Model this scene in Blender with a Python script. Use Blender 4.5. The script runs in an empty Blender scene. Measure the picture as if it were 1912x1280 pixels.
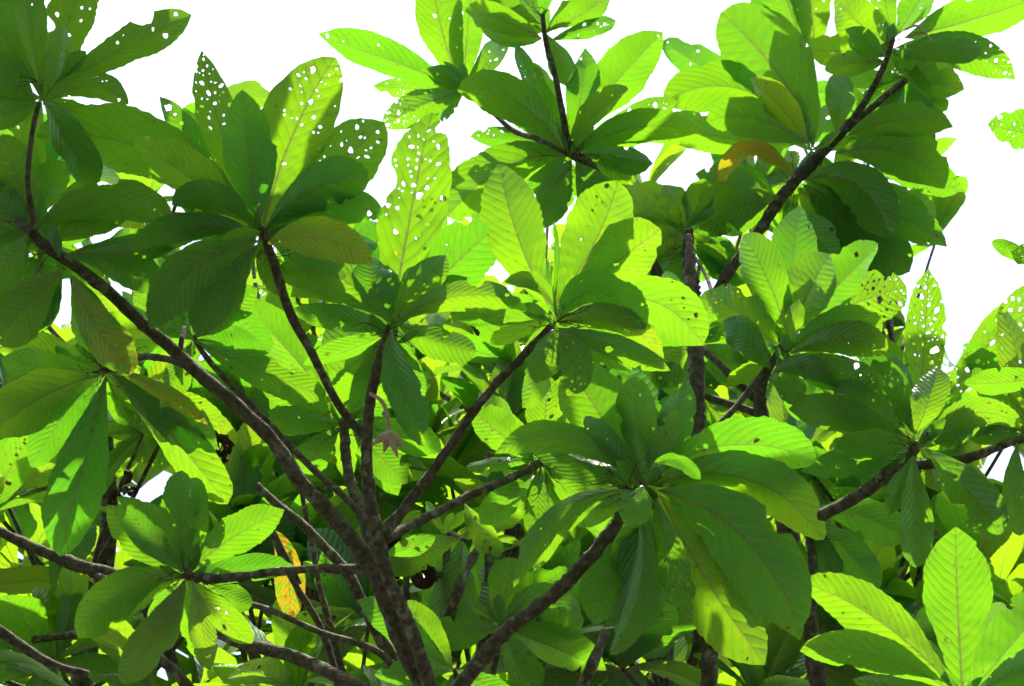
import bpy, bmesh, math, random
import numpy as np
from mathutils import Vector, Matrix, noise
from mathutils.geometry import delaunay_2d_cdt

rnd = random.Random(7)
sc = bpy.context.scene

# ------------------------------------------------------------------ camera
PITCH = math.radians(35.0)
HFOV = math.radians(30.0)
CAM = Vector((0.0, 0.0, 1.6))
cam_data = bpy.data.cameras.new('camera')
cam = bpy.data.objects.new('camera', cam_data)
sc.collection.objects.link(cam)
cam.location = CAM
cam.rotation_euler = (math.radians(90) + PITCH, 0, 0)
cam_data.sensor_width = 36.0
cam_data.lens = 18.0 / math.tan(HFOV / 2)
cam_data.clip_end = 2000.0
cam_data.dof.use_dof = True
cam_data.dof.focus_distance = 4.9
cam_data.dof.aperture_fstop = 9.0
sc.camera = cam

# ------------------------------------------------------------------ sky and sun
SUN_EL = math.radians(76.0)
SUN_AZ = math.radians(6.0)          # to the right of the viewing direction
SUN = Vector((math.sin(SUN_AZ) * math.cos(SUN_EL), math.cos(SUN_AZ) * math.cos(SUN_EL), math.sin(SUN_EL)))
world = bpy.data.worlds.new('World')
sc.world = world
world.use_nodes = True
wn = world.node_tree
wn.nodes.clear()
w_out = wn.nodes.new('ShaderNodeOutputWorld')
w_bg = wn.nodes.new('ShaderNodeBackground')
w_sky = wn.nodes.new('ShaderNodeTexSky')
w_sky.sky_type = 'NISHITA'
w_sky.sun_disc = False
w_sky.sun_elevation = SUN_EL
w_sky.sun_rotation = SUN_AZ
w_sky.air_density = 1.0
w_sky.dust_density = 3.5
w_sky.ozone_density = 1.0
w_bg.inputs['Strength'].default_value = 0.15
wn.links.new(w_sky.outputs[0], w_bg.inputs[0])
wn.links.new(w_bg.outputs[0], w_out.inputs[0])

sun_data = bpy.data.lights.new('sun', 'SUN')
sun_data.energy = 4.5
sun_data.angle = math.radians(0.53)
sun_data.color = (1.0, 0.93, 0.80)
sun = bpy.data.objects.new('sun', sun_data)
sc.collection.objects.link(sun)
sun.rotation_euler = SUN.to_track_quat('Z', 'Y').to_euler()
sun.location = (0, 0, 30)

sc.view_settings.view_transform = 'Standard'
sc.view_settings.look = 'None'
sc.view_settings.gamma = 1.0
sc.view_settings.exposure = 1.32
sc.view_settings.use_curve_mapping = False
sc.cycles.max_bounces = 5
sc.cycles.diffuse_bounces = 3
sc.cycles.glossy_bounces = 2
sc.cycles.transmission_bounces = 4
sc.cycles.use_denoising = True
sc.cycles.adaptive_threshold = 0.03
sc.cycles.sample_clamp_indirect = 8.0

# ------------------------------------------------------------------ view helper: a picture point and a distance give a place
R_ = Vector((1, 0, 0))
F_ = Vector((0, math.cos(PITCH), math.sin(PITCH)))
U_ = Vector((0, -math.sin(PITCH), math.cos(PITCH)))
FPX = 956.0 / math.tan(HFOV / 2)
def at(px, py, d):
    return CAM + d * (F_ + R_ * ((px - 956.0) / FPX) + U_ * ((640.0 - py) / FPX))
def to_px(p):
    q = p - CAM
    d = q.dot(F_)
    return 956.0 + FPX * q.dot(R_) / d, 640.0 - FPX * q.dot(U_) / d, d

# ------------------------------------------------------------------ materials
def N(nt, t, **kw):
    n = nt.nodes.new(t)
    for k, v in kw.items():
        setattr(n, k, v)
    return n
def math_node(nt, op, a, b=None, c=None, clamp=False):
    n = nt.nodes.new('ShaderNodeMath'); n.operation = op; n.use_clamp = clamp
    for i, v in enumerate((a, b, c)):
        if v is None: continue
        if isinstance(v, (int, float)): n.inputs[i].default_value = v
        else: nt.links.new(v, n.inputs[i])
    return n.outputs[0]
def smooth(nt, x, lo, hi):
    n = nt.nodes.new('ShaderNodeMapRange'); n.interpolation_type = 'SMOOTHSTEP'
    nt.links.new(x, n.inputs[0]); n.inputs[1].default_value = lo; n.inputs[2].default_value = hi
    return n.outputs[0]
def mixc(nt, f, a, b, blend='MIX'):
    n = nt.nodes.new('ShaderNodeMix'); n.data_type = 'RGBA'; n.blend_type = blend
    for s, v in ((n.inputs[0], f), (n.inputs[6], a), (n.inputs[7], b)):
        if isinstance(v, (int, float)): s.default_value = v
        elif isinstance(v, tuple): s.default_value = v + ((1.0,) if len(v) == 3 else ())
        else: nt.links.new(v, s)
    return n.outputs[2]

def leaf_material(name, trans, refl_top, refl_under, far=False):
    m = bpy.data.materials.new(name); m.use_nodes = True
    nt = m.node_tree; nt.nodes.clear()
    out = N(nt, 'ShaderNodeOutputMaterial')
    uv = N(nt, 'ShaderNodeUVMap'); uv.uv_map = 'UVMap'
    sep = N(nt, 'ShaderNodeSeparateXYZ'); nt.links.new(uv.outputs[0], sep.inputs[0])
    x = math_node(nt, 'MULTIPLY_ADD', sep.outputs[0], 2.0, -1.0)
    a = math_node(nt, 'ABSOLUTE', x)
    v = sep.outputs[1]
    oi = N(nt, 'ShaderNodeObjectInfo')
    geo = N(nt, 'ShaderNodeNewGeometry')
    mp = N(nt, 'ShaderNodeVectorMath', operation='MULTIPLY_ADD')
    nt.links.new(uv.outputs[0], mp.inputs[0]); mp.inputs[1].default_value = (2.0, 3.0, 1.0)
    comb = N(nt, 'ShaderNodeCombineXYZ')
    rz = math_node(nt, 'MULTIPLY', oi.outputs['Random'], 57.0)
    nt.links.new(rz, comb.inputs[2]); nt.links.new(comb.outputs[0], mp.inputs[2])
    a2 = math_node(nt, 'MULTIPLY', a, a)
    at_q = N(nt, 'ShaderNodeAttribute'); at_q.attribute_name = 'vein_phase'
    q = at_q.outputs['Fac']
    at_e = N(nt, 'ShaderNodeAttribute'); at_e.attribute_name = 'gnawed'
    rim = at_e.outputs['Fac']
    age = math_node(nt, 'SUBTRACT', 1.0, oi.outputs['Alpha'], clamp=True)
    fr = math_node(nt, 'FRACT', q)
    d = math_node(nt, 'ABSOLUTE', math_node(nt, 'MULTIPLY_ADD', fr, 2.0, -1.0))   # 1 on a vein
    vein = smooth(nt, d, 0.86, 0.97)
    # veins fade out before the margin
    vein = math_node(nt, 'MULTIPLY', vein, math_node(nt, 'SUBTRACT', 1.0, math_node(nt, 'MULTIPLY', a2, 0.6)))
    midw = math_node(nt, 'MULTIPLY_ADD', v, -0.030, 0.042)
    mid = math_node(nt, 'LESS_THAN', a, midw)
    # cross veins between the laterals
    cv = N(nt, 'ShaderNodeCombineXYZ')
    nt.links.new(math_node(nt, 'MULTIPLY', a, 16.0), cv.inputs[0]); nt.links.new(math_node(nt, 'MULTIPLY', q, 0.55), cv.inputs[1]); nt.links.new(rz, cv.inputs[2])
    vor = N(nt, 'ShaderNodeTexVoronoi', feature='DISTANCE_TO_EDGE'); vor.inputs['Scale'].default_value = 1.6
    nt.links.new(cv.outputs[0], vor.inputs['Vector'])
    net = smooth(nt, vor.outputs[0], 0.09, 0.0)
    # blotches
    n2 = N(nt, 'ShaderNodeTexNoise'); n2.inputs['Scale'].default_value = 3.2; n2.inputs['Detail'].default_value = 2.5; n2.inputs['Roughness'].default_value = 0.65
    nt.links.new(mp.outputs[0], n2.inputs['Vector'])
    blotch = smooth(nt, n2.outputs[0], 0.56, 0.72)
    n3 = N(nt, 'ShaderNodeTexNoise'); n3.inputs['Scale'].default_value = 11.0; n3.inputs['Detail'].default_value = 0.0
    nt.links.new(mp.outputs[0], n3.inputs['Vector'])
    spot = smooth(nt, n3.outputs[0], 0.80, 0.82)
    # per-leaf hue
    hue = math_node(nt, 'FRACT', math_node(nt, 'MULTIPLY', oi.outputs['Random'], 7.31))
    tcol = mixc(nt, hue, tuple(c * k for c, k in zip(trans, (0.72, 0.90, 1.4))), tuple(c * k for c, k in zip(trans, (1.34, 1.08, 1.0))))
    if far:
        n4 = N(nt, 'ShaderNodeTexNoise'); n4.inputs['Scale'].default_value = 1.7
        nt.links.new(geo.outputs['Position'], n4.inputs['Vector'])
        tcol = mixc(nt, n4.outputs[0], tcol, mixc(nt, 1.0, tcol, (1.15, 1.06, 0.8), 'MULTIPLY'))
    tcol = mixc(nt, math_node(nt, 'MULTIPLY', blotch, 0.30), tcol, (trans[0] * 1.9, trans[1] * 1.02, trans[2] * 1.4))
    tcol = mixc(nt, math_node(nt, 'MULTIPLY', net, 0.30), tcol, mixc(nt, 1.0, tcol, (0.62, 0.7, 0.7), 'MULTIPLY'))
    tcol = mixc(nt, math_node(nt, 'MULTIPLY', vein, 0.52), tcol, mixc(nt, 1.0, tcol, (0.72, 0.55, 0.8), 'MULTIPLY'))
    old = math_node(nt, 'MULTIPLY', age, smooth(nt, math_node(nt, 'MULTIPLY_ADD', d, -0.10, n2.outputs[0]), 0.28, 0.52))
    tcol = mixc(nt, old, tcol, (0.22, 0.175, 0.008))
    rot = math_node(nt, 'MULTIPLY', age, smooth(nt, math_node(nt, 'MULTIPLY_ADD', n3.outputs[0], 0.12, math_node(nt, 'MULTIPLY_ADD', n2.outputs[0], 0.6, math_node(nt, 'MULTIPLY', math_node(nt, 'MULTIPLY', v, v), 0.28))), 0.56, 0.68))
    tcol = mixc(nt, rot, tcol, (0.085, 0.050, 0.010))
    tcol = mixc(nt, math_node(nt, 'MULTIPLY', rim, 0.75), tcol, (0.10, 0.085, 0.010))
    tcol = mixc(nt, math_node(nt, 'MULTIPLY', spot, 0.85), tcol, (0.10, 0.06, 0.01))
    tcol = mixc(nt, math_node(nt, 'MULTIPLY', mid, 0.85), tcol, (0.07, 0.075, 0.02))
    tcol = mixc(nt, 1.0, tcol, oi.outputs['Color'], 'MULTIPLY')
    rcol = mixc(nt, geo.outputs['Backfacing'], refl_top, refl_under)
    rcol = mixc(nt, math_node(nt, 'MULTIPLY', vein, 0.85), rcol, (0.14, 0.22, 0.08))
    rcol = mixc(nt, math_node(nt, 'MULTIPLY', net, 0.25), rcol, (0.09, 0.15, 0.05))
    rcol = mixc(nt, math_node(nt, 'MULTIPLY', mid, 0.8), rcol, (0.17, 0.13, 0.06))
    rcol = mixc(nt, old, rcol, (0.15, 0.09, 0.02))
    rcol = mixc(nt, math_node(nt, 'MULTIPLY', math_node(nt, 'MAXIMUM', rot, rim), 0.8), rcol, (0.06, 0.035, 0.015))
    rcol = mixc(nt, math_node(nt, 'MULTIPLY', spot, 0.8), rcol, (0.07, 0.045, 0.02))
    rcol = mixc(nt, math_node(nt, 'MULTIPLY', blotch, 0.25), rcol, (0.08, 0.14, 0.03))
    rcol = mixc(nt, 1.0, rcol, oi.outputs['Color'], 'MULTIPLY')
    # quilted blade between the veins
    h = math_node(nt, 'POWER', d, 3.0)
    bump = N(nt, 'ShaderNodeBump'); bump.inputs['Strength'].default_value = 0.30; bump.inputs['Distance'].default_value = 0.0045
    nt.links.new(h, bump.inputs['Height'])
    pr = N(nt, 'ShaderNodeBsdfPrincipled')
    nt.links.new(rcol, pr.inputs['Base Color'])
    rough = math_node(nt, 'MULTIPLY_ADD', geo.outputs['Backfacing'], 0.10, 0.34)
    nt.links.new(rough, pr.inputs['Roughness'])
    pr.inputs['Specular IOR Level'].default_value = 0.55
    nt.links.new(bump.outputs[0], pr.inputs['Normal'])
    tr = N(nt, 'ShaderNodeBsdfTranslucent')
    nt.links.new(tcol, tr.inputs[0]); nt.links.new(bump.outputs[0], tr.inputs[1])
    add = N(nt, 'ShaderNodeAddShader')
    nt.links.new(pr.outputs[0], add.inputs[0]); nt.links.new(tr.outputs[0], add.inputs[1])
    nt.links.new(add.outputs[0], out.inputs[0])
    return m
M_LEAF = leaf_material('leaf', (0.088, 0.232, 0.003), (0.016, 0.066, 0.014), (0.022, 0.088, 0.024))
M_FAR = leaf_material('far_leaf', (0.105, 0.240, 0.004), (0.018, 0.075, 0.014), (0.025, 0.09, 0.022), far=True)

def bark_material(name, c0, c1, c2):
    m = bpy.data.materials.new(name); m.use_nodes = True
    nt = m.node_tree
    pr = nt.nodes['Principled BSDF']
    tc = N(nt, 'ShaderNodeTexCoord')
    n1 = N(nt, 'ShaderNodeTexNoise'); n1.inputs['Scale'].default_value = 60.0; n1.inputs['Detail'].default_value = 6.0
    n2 = N(nt, 'ShaderNodeTexNoise'); n2.inputs['Scale'].default_value = 170.0; n2.inputs['Detail'].default_value = 4.0
    n3 = N(nt, 'ShaderNodeTexNoise'); n3.inputs['Scale'].default_value = 34.0; n3.inputs['Detail'].default_value = 5.0
    for n in (n1, n2, n3): nt.links.new(tc.outputs['Object'], n.inputs['Vector'])
    col = mixc(nt, smooth(nt, n1.outputs[0], 0.35, 0.68), c0, c1)
    lich = smooth(nt, n3.outputs[0], 0.58, 0.66)
    col = mixc(nt, math_node(nt, 'MULTIPLY', lich, 0.55), col, c2)
    nt.links.new(col, pr.inputs['Base Color'])
    pr.inputs['Roughness'].default_value = 0.9
    pr.inputs['Specular IOR Level'].default_value = 0.2
    b = N(nt, 'ShaderNodeBump'); b.inputs['Strength'].default_value = 0.9; b.inputs['Distance'].default_value = 0.006
    hh = math_node(nt, 'MULTIPLY_ADD', n2.outputs[0], 0.7, n1.outputs[0])
    nt.links.new(hh, b.inputs['Height']); nt.links.new(b.outputs[0], pr.inputs['Normal'])
    return m
M_BARK = bark_material('bark', (0.075, 0.060, 0.048), (0.160, 0.130, 0.105), (0.34, 0.32, 0.28))
M_TWIG = bark_material('dry_twig', (0.05, 0.03, 0.018), (0.16, 0.10, 0.05), (0.22, 0.15, 0.08))
M_POD = bark_material('pod_skin', (0.50, 0.33, 0.28), (0.62, 0.44, 0.38), (0.60, 0.50, 0.40))
M_DEAD = bark_material('dead_leaf', (0.025, 0.014, 0.010), (0.06, 0.03, 0.018), (0.09, 0.05, 0.03))

def ground_material():
    m = bpy.data.materials.new('ground'); m.use_nodes = True
    nt = m.node_tree; pr = nt.nodes['Principled BSDF']
    n1 = N(nt, 'ShaderNodeTexNoise'); n1.inputs['Scale'].default_value = 0.8; n1.inputs['Detail'].default_value = 8.0
    tc = N(nt, 'ShaderNodeTexCoord'); nt.links.new(tc.outputs['Object'], n1.inputs['Vector'])
    nt.links.new(mixc(nt, smooth(nt, n1.outputs[0], 0.35, 0.65), (0.035, 0.050, 0.018), (0.055, 0.042, 0.026)), pr.inputs['Base Color'])
    pr.inputs['Roughness'].default_value = 1.0
    return m

# ------------------------------------------------------------------ object helpers
COL = sc.collection
WORLD = {}                                # object name -> world position of its origin (parents never rotate)
def link(o, parent, origin):
    COL.objects.link(o)
    if parent is not None:
        o.parent = parent
        o.location = origin - WORLD[parent.name]
    else:
        o.location = origin
    WORLD[o.name] = Vector(origin)
    return o
def thing(name, origin, label, cat, group=None):
    o = bpy.data.objects.new(name, None)
    o.empty_display_size = 0.2
    link(o, None, Vector(origin))
    o['label'] = label; o['category'] = cat
    if group: o['group'] = group
    return o
def mesh_from(name, verts, faces, mats, uvs=None, smooth_=True):
    me = bpy.data.meshes.new(name)
    me.from_pydata(verts, [], faces)
    for m in mats: me.materials.append(m)
    if uvs is not None:
        ul = me.uv_layers.new(name='UVMap')
        idx = np.empty(len(me.loops), dtype=np.int32)
        me.loops.foreach_get('vertex_index', idx)
        ul.data.foreach_set('uv', np.asarray(uvs, dtype=np.float32)[idx].ravel())
    if smooth_:
        me.polygons.foreach_set('use_smooth', np.ones(len(me.polygons), dtype=bool))
    me.update()
    return me

def in_poly(x, y, poly):
    c = False; n = len(poly); j = n - 1
    for i in range(n):
        xi, yi = poly[i]; xj, yj = poly[j]
        if (yi > y) != (yj > y) and x < (xj - xi) * (y - yi) / (yj - yi) + xi: c = not c
        j = i
    return c

# ------------------------------------------------------------------ leaves
def half_width(v, sh):
    p, q = sh
    vm = p / (p + q)
    return (max(v, 0) ** p * max(1 - v, 0) ** q) / (vm ** p * (1 - vm) ** q)

def leaf_plan(r, L, W, holes=0, bites=0, n_side=34, dense=1.0, tip_holes=True):
    """Flat outline of a leaf with its toothed margin, bites and insect holes, cut into triangles."""
    sh = (r.uniform(0.95, 1.25), r.uniform(0.52, 0.82))
    ph = r.uniform(0, 50)
    teeth = r.uniform(0.002, 0.014)
    bl = []
    for _ in range(bites):
        bl.append((r.choice((-1, 1)), r.uniform(0.45, 1.0), r.uniform(0.015, 0.07), r.choice((0.12, 0.18, 0.25, 0.35, 0.55))))
    def side(s):
        pts = []
        for i in range(1, n_side):
            v = (i / n_side) ** 0.85
            h = half_width(v, sh) * W / 2
            h *= 1 + 0.13 * noise.noise(Vector((v * 3.2, ph + s * 7, 0))) + 0.08 * noise.noise(Vector((v * 11, ph + s * 3, 4)))
            h += W * teeth * (r.uniform(0.3, 1.3) if i % 2 else -r.uniform(0.3, 1.3)) * min(1, v * 2.0)
            for bs, bv, bw, bd in bl:
                if bs == s and abs(v - bv) < bw:
                    h *= 1 - bd * (1 - ((v - bv) / bw) ** 2) ** 0.5 * r.uniform(0.8, 1.1)
            h = max(h, 0.0022)
            pts.append((s * h, v * L))
        return pts
    rt = side(1); lf = side(-1)
    tipx = W * r.uniform(-0.03, 0.03)
    outer = [(0.002, 0.0)] + rt + [(tipx, L * r.uniform(0.995, 1.03))] + lf[::-1] + [(-0.002, 0.0)]
    hol = []
    tries = 0
    cl = [(r.uniform(-0.6, 0.6), r.uniform(0.55, 0.95)) for _ in range(4)]
    while len(hol) < holes and tries < holes * 12:
        tries += 1
        if r.random() < 0.62:
            c = r.choice(cl); u = c[0] + r.gauss(0, 0.22); v = c[1] + r.gauss(0, 0.08)
        else:
            u = r.uniform(-0.9, 0.9); v = r.uniform(0.25, 0.97)
        if not 0.12 < v < 0.985 or abs(u) > 0.93 or abs(u) < 0.06: continue
        x = u * half_width(v, sh) * W / 2; y = v * L
        rad = min(0.0095, max(0.0018, r.lognormvariate(math.log(0.0035), 0.60))) * max(1.0, L / 0.3)
        if any((x - a) ** 2 + (y - b) ** 2 < ((rad + c) * 1.32) ** 2 for a, b, c, _ in hol): continue
        k = 9; a0 = r.uniform(0, 6.28); el = r.uniform(0.5, 1.0); ang = (0.75 if u > 0 else -0.75) + r.gauss(0, 0.4)
        poly = []
        for j in range(k):
            t = a0 + j * 6.2832 / k; rr = rad * r.uniform(0.62, 1.22)
            ex, ey = rr * math.cos(t), rr * math.sin(t) * el
            poly.append((x + ex * math.sin(ang) - ey * math.cos(ang), y + ex * math.cos(ang) + ey * math.sin(ang)))
        hol.append((x, y, rad, poly))
    pts = [Vector(p) for p in outer]
    faces = [list(range(len(outer)))]
    for _, _, _, poly in hol:
        s = len(pts); pts += [Vector(p) for p in poly]; faces.append(list(range(s, s + len(poly))))
    rim_pts = set((round(p[0], 6), round(p[1], 6)) for h_ in hol for p in h_[3])
    for hx, hy, hr, poly in hol:
        for px_, py_ in poly:
            q_ = (hx + (px_ - hx) * 1.4, hy + (py_ - hy) * 1.4)
            if in_poly(q_[0], q_[1], outer): pts.append(Vector(q_))
    rows = int(44 * dense)
    for i in range(1, rows):
        v = i / rows; h = half_width(v, sh) * W / 2
        for f in (0.0, -0.06, 0.06, -0.38, 0.38, -0.72, 0.72):
            if f and abs(f) * h < 0.003: continue
            x = f * h; y = v * L
            if not in_poly(x, y, outer): continue
            if any((x - a) ** 2 + (y - b) ** 2 < (c * 1.35) ** 2 for a, b, c, _ in hol): continue
            pts.append(Vector((x, y)))
    vo, _, fo, _, _, _ = delaunay_2d_cdt(pts, [], faces, 1, 1e-6)
    tris = []
    for f in fo:
        cx = sum(vo[i][0] for i in f) / 3; cy = sum(vo[i][1] for i in f) / 3
        if hol and any((cx - a) ** 2 + (cy - b) ** 2 < (c * 1.3) ** 2 and in_poly(cx, cy, pl) for a, b, c, pl in hol): continue
        tris.append(tuple(f))
    return [(p[0], p[1]) for p in vo], tris, [1.0 if (round(p[0], 6), round(p[1], 6)) in rim_pts else 0.0 for p in vo]

def leaf_mesh(name, P0, P1, P2, W, under, r, roll=0.0, fold=0.25, wave=0.02, twist=0.0, holes=0, bites=0, dense=1.0, curl=0.0):
    """Bend the flat leaf along a midrib from P0 over P1 to P2; 'under' is where its underside looks."""
    C1 = P1 * 2 - (P0 + P2) * 0.5
    def mid(t): return P0 * (1 - t) ** 2 + C1 * (2 * t * (1 - t)) + P2 * t * t
    def tan(t): return ((C1 - P0) * (1 - t) + (P2 - C1) * t).normalized()
    ts = [i / 24 for i in range(25)]; acc = [0.0]
    for i in range(24): acc.append(acc[-1] + (mid(ts[i + 1]) - mid(ts[i])).length)
    L = acc[-1]
    vo, tris, rim = leaf_plan(r, L, W, holes, bites, dense=dense)
    ph = r.uniform(0, 99); wl = r.uniform(5, 9)
    nv = r.uniform(12, 16); wob = r.uniform(0.02, 0.05); shift = r.uniform(-0.012, 0.012)
    verts = []; uvs = []; phase = []
    for x, y in vo:
        s = min(max(y, 0), L)
        k = min(int(np.searchsorted(acc, s)), 24); k = max(k, 1)
        t = ts[k - 1] + (ts[k] - ts[k - 1]) * (s - acc[k - 1]) / max(acc[k] - acc[k - 1], 1e-6)
        M = mid(t); T = tan(t)
        if y > L: M = M + T * (y - L)
        n = under - T * under.dot(T); n.normalize()
        n = Matrix.Rotation(roll + twist * (t - 0.5), 3, T) @ n
        S = T.cross(n)
        ax = abs(x); u = ax / (W * 0.5); v = y / L
        fa = fold * (1 - 0.35 * v)
        up = ax * math.sin(fa)                              # sides lift to the upper face
        up -= curl * W * u ** 2.2 * (0.4 + 0.6 * v)                           # or roll down at the margin
        up += wave * W * math.sin(v * wl * 2 + ph + (1.3 if x > 0 else 0)) * u ** 1.5
        up += 0.04 * W * noise.noise(Vector((x / W * 3, v * 4, ph)))
        # quilting between the side veins
        qq = (v - 0.17 * u - 0.09 * u * u + wob * noise.noise(Vector((x / W * 2, v * 3, ph + 9))) + (shift if x > 0 else 0.0)) * nv
        phase.append(qq)
        up += 0.012 * W * math.cos(qq * 6.2832) * min(1, u * 3) * (1 - 0.5 * u) * (1 - v * 0.3)
        if u < 0.012: up -= 0.018 * W * (1 - v)              # the midrib stands out below
        verts.append(tuple(M + S * (x * math.cos(fa)) - n * up - P0))
        uvs.append((x / W + 0.5, v))
    me = mesh_from(name, verts, tris, [M_LEAF], uvs)
    me.attributes.new('vein_phase', 'FLOAT', 'POINT').data.foreach_set('value', np.array(phase, dtype=np.float32))
    me.attributes.new('gnawed', 'FLOAT', 'POINT').data.foreach_set('value', np.array(rim, dtype=np.float32))
    # winding: front = upper face (away from 'under')
    tot = Vector()
    for p in me.polygons: tot += p.normal * p.area
    if tot.dot(under) > 0: me.flip_normals()
    return me

TINT = {'y': (1.25, 1.02, 0.8, 0.55), 'w': (1.0, 1.0, 0.8, 0.45), 'o': (1.25, 1.0, 0.8, 0.0), 'l': (1.22, 1.05, 1.0, 0.85), 'p': (1.15, 1.02, 1.6, 1), 'g': (0.85, 0.97, 1.2, 1)}
BRIGHT = []     # places whose way to the sun stays open
SHADE = []      # places to be shaded by leaves added above the frame

def add_leaf(parent, leaf, D, r, idx, count):
    bx, by, tx, ty, w, flag = leaf[:6]
    o = leaf[6] if len(leaf) > 6 else {}
    Lpx = math.hypot(tx - bx, ty - by)
    d0 = o.get('d', D) * DK + 0.02 * (count * 0.5 - idx)
    Lm = Lpx * d0 / FPX
    up = (by - ty) / max(Lpx, 1)
    dz = o.get('dz', r.uniform(-0.22, 0.22) + 0.12 * up) * Lm
    P0 = at(bx, by, d0); P2 = at(tx, ty, d0 + dz)
    if 'mid' in o:
        P1 = at(o['mid'][0], o['mid'][1], d0 + dz * 0.5 + o.get('arch', -0.05) * Lm)
    else:
        bend = r.uniform(-0.055, 0.055) * Lpx
        nx, ny = -(ty - by) / Lpx, (tx - bx) / Lpx
        P1 = at((bx + tx) / 2 + nx * bend, (by + ty) / 2 + ny * bend, d0 + dz * 0.5 + o.get('arch', r.uniform(-0.22, 0.05)) * Lm)
    tocam = (CAM - (P0 + P2) * 0.5).normalized()
    under = (tocam * 0.8 - Vector((0, 0, 1)) * 0.2).normalized()
    if flag == 'b': under = (tocam * 0.65 - SUN * 0.35).normalized()
    roll = math.radians(o.get('roll', r.uniform(-18, 18)) + r.uniform(-14, 14))
    T = (P2 - P0).normalized()
    n = under - T * under.dot(T); n.normalize(); n = Matrix.Rotation(roll, 3, T) @ n
    vis = tocam - T * tocam.dot(T); vis.normalize()
    c = max(0.45, abs(n.dot(vis)))
    W = min(w * d0 / FPX / c * 0.87, 0.9 * Lm)
    me = leaf_mesh('leaf', P0, P1, P2, W, -under if o.get('top') else under, r, roll=roll, fold=o.get('fold', r.uniform(0.16, 0.62)),
                   wave=o.get('wave', r.uniform(0.015, 0.065)), twist=r.uniform(-0.75, 0.75), holes=o.get('holes', r.choice((0, 0, 1, 2, 4, 7))),
                   bites=o.get('bites', r.choice((0, 1, 1, 2, 3))), curl=o.get('curl', r.uniform(-0.02, 0.10)))
    ob = bpy.data.objects.new('leaf', me)
    link(ob, parent, P0)
    k = r.uniform(0.92, 1.08)
    t = TINT.get(o.get('tint'), (1, 1, 1, 1))
    ob.color = (t[0] * k * r.uniform(0.93, 1.07), t[1] * k, t[2] * k, min(t[3], 1.0 - max(0.0, r.gauss(-0.06, 0.08))))
    if o.get('label'): ob['label'] = o['label']
    C1 = P1 * 2 - (P0 + P2) * 0.5
    for v in (0.35, 0.6, 0.85):
        p = P0 * (1 - v) ** 2 + C1 * (2 * v * (1 - v)) + P2 * v * v
        (BRIGHT if flag == 'b' else SHADE if flag == 'd' else []).append(p)
    SOLID.append(((P0 + P2) * 0.5 + (P1 - (P0 + P2) * 0.5) * 0.5, Lm * 0.5, W * 0.5))
    return ob
SOLID = []
DK = 1.0        # how far off a whole tree stands

# ------------------------------------------------------------------ branches
def catmull(P, R, step):
    out = []
    n = len(P)
    for i in range(n - 1):
        p0 = P[max(i - 1, 0)]; p1 = P[i]; p2 = P[i + 1]; p3 = P[min(i + 2, n - 1)]
        seg = max(2, int((p2 - p1).length / step))
        for k in range(seg):
            t = k / seg
            q = 0.5 * ((2 * p1) + (p2 - p0) * t + (2 * p0 - 5 * p1 + 4 * p2 - p3) * t * t + (3 * p1 - p0 - 3 * p2 + p3) * t ** 3)
            out.append((q, R[i] + (R[i + 1] - R[i]) * t))
    out.append((P[-1], R[-1]))
    return out
def tube(verts, faces, path, sides=10, rough=0.06, spike=0.0, r=None, org=Vector()):
    r = r or rnd
    s0 = len(verts)
    prev = None
    ph = r.uniform(0, 99)
    npt = len(path)
    for i, (p, rad) in enumerate(path):
        a = path[max(i - 1, 0)][0]; b = path[min(i + 1, npt - 1)][0]
        T = (b - a).normalized()
        if prev is None: X = T.orthogonal().normalized()
        else: X = (prev - T * prev.dot(T)).normalized()
        prev = X; Y = T.cross(X)
        ring = 1 + rough * 0.9 * (noise.noise(Vector((i * 0.23, ph, 0))) + (0.5 if i % 5 == 0 else 0))
        for k in range(sides):
            t = 6.2832 * k / sides
            q = rad * ring * (1 + rough * 1.6 * noise.noise(Vector((math.cos(t) * 1.4, math.sin(t) * 1.4, i * 0.35 + ph))))
            if spike and r.random() < 0.22: q *= 1 + spike * r.random() * max(0.0, i / npt - 0.15)
            verts.append(tuple(p + (X * math.cos(t) + Y * math.sin(t)) * q - org))
        if i:
            b0 = s0 + (i - 1) * sides; b1 = s0 + i * sides
            for k in range(sides):
                faces.append((b0 + k, b0 + (k + 1) % sides, b1 + (k + 1) % sides, b1 + k))
    faces.append(tuple(s0 + k for k in range(sides))[::-1])
    faces.append(tuple(s0 + (npt - 1) * sides + k for k in range(sides)))
def branch(parent, pts, name='branch', spike=0.0, rough=0.07, label=None, world=False, sides=10, step=None):
    """pts: (px, py, distance, thickness in picture px), thick end first."""
    if world: P = [Vector(p[:3]) for p in pts]; Rr = [p[3] for p in pts]
    else:
        P = [at(a, b, d * DK) for a, b, d, _ in pts]; Rr = [t * d * DK / FPX * 0.5 for _, _, d, t in pts]
    # a slight natural wander
    path = catmull(P, Rr, step or max(0.010, min(Rr) * 0.9))
    ph = rnd.uniform(0, 99)
    path = [(p + Vector((noise.noise(Vector((i * 0.07, ph, 0))), noise.noise(Vector((i * 0.07, ph, 5))), noise.noise(Vector((i * 0.07, ph, 9))))) * rr * 0.7, rr) for i, (p, rr) in enumerate(path)]
    v, f = [], []
    tube(v, f, path, sides=sides, rough=rough, spike=spike, org=P[0])
    ob = bpy.data.objects.new(name, mesh_from(name, v, f, [M_BARK]))
    if label: ob['label'] = label
    return link(ob, parent, P[0])
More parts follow.
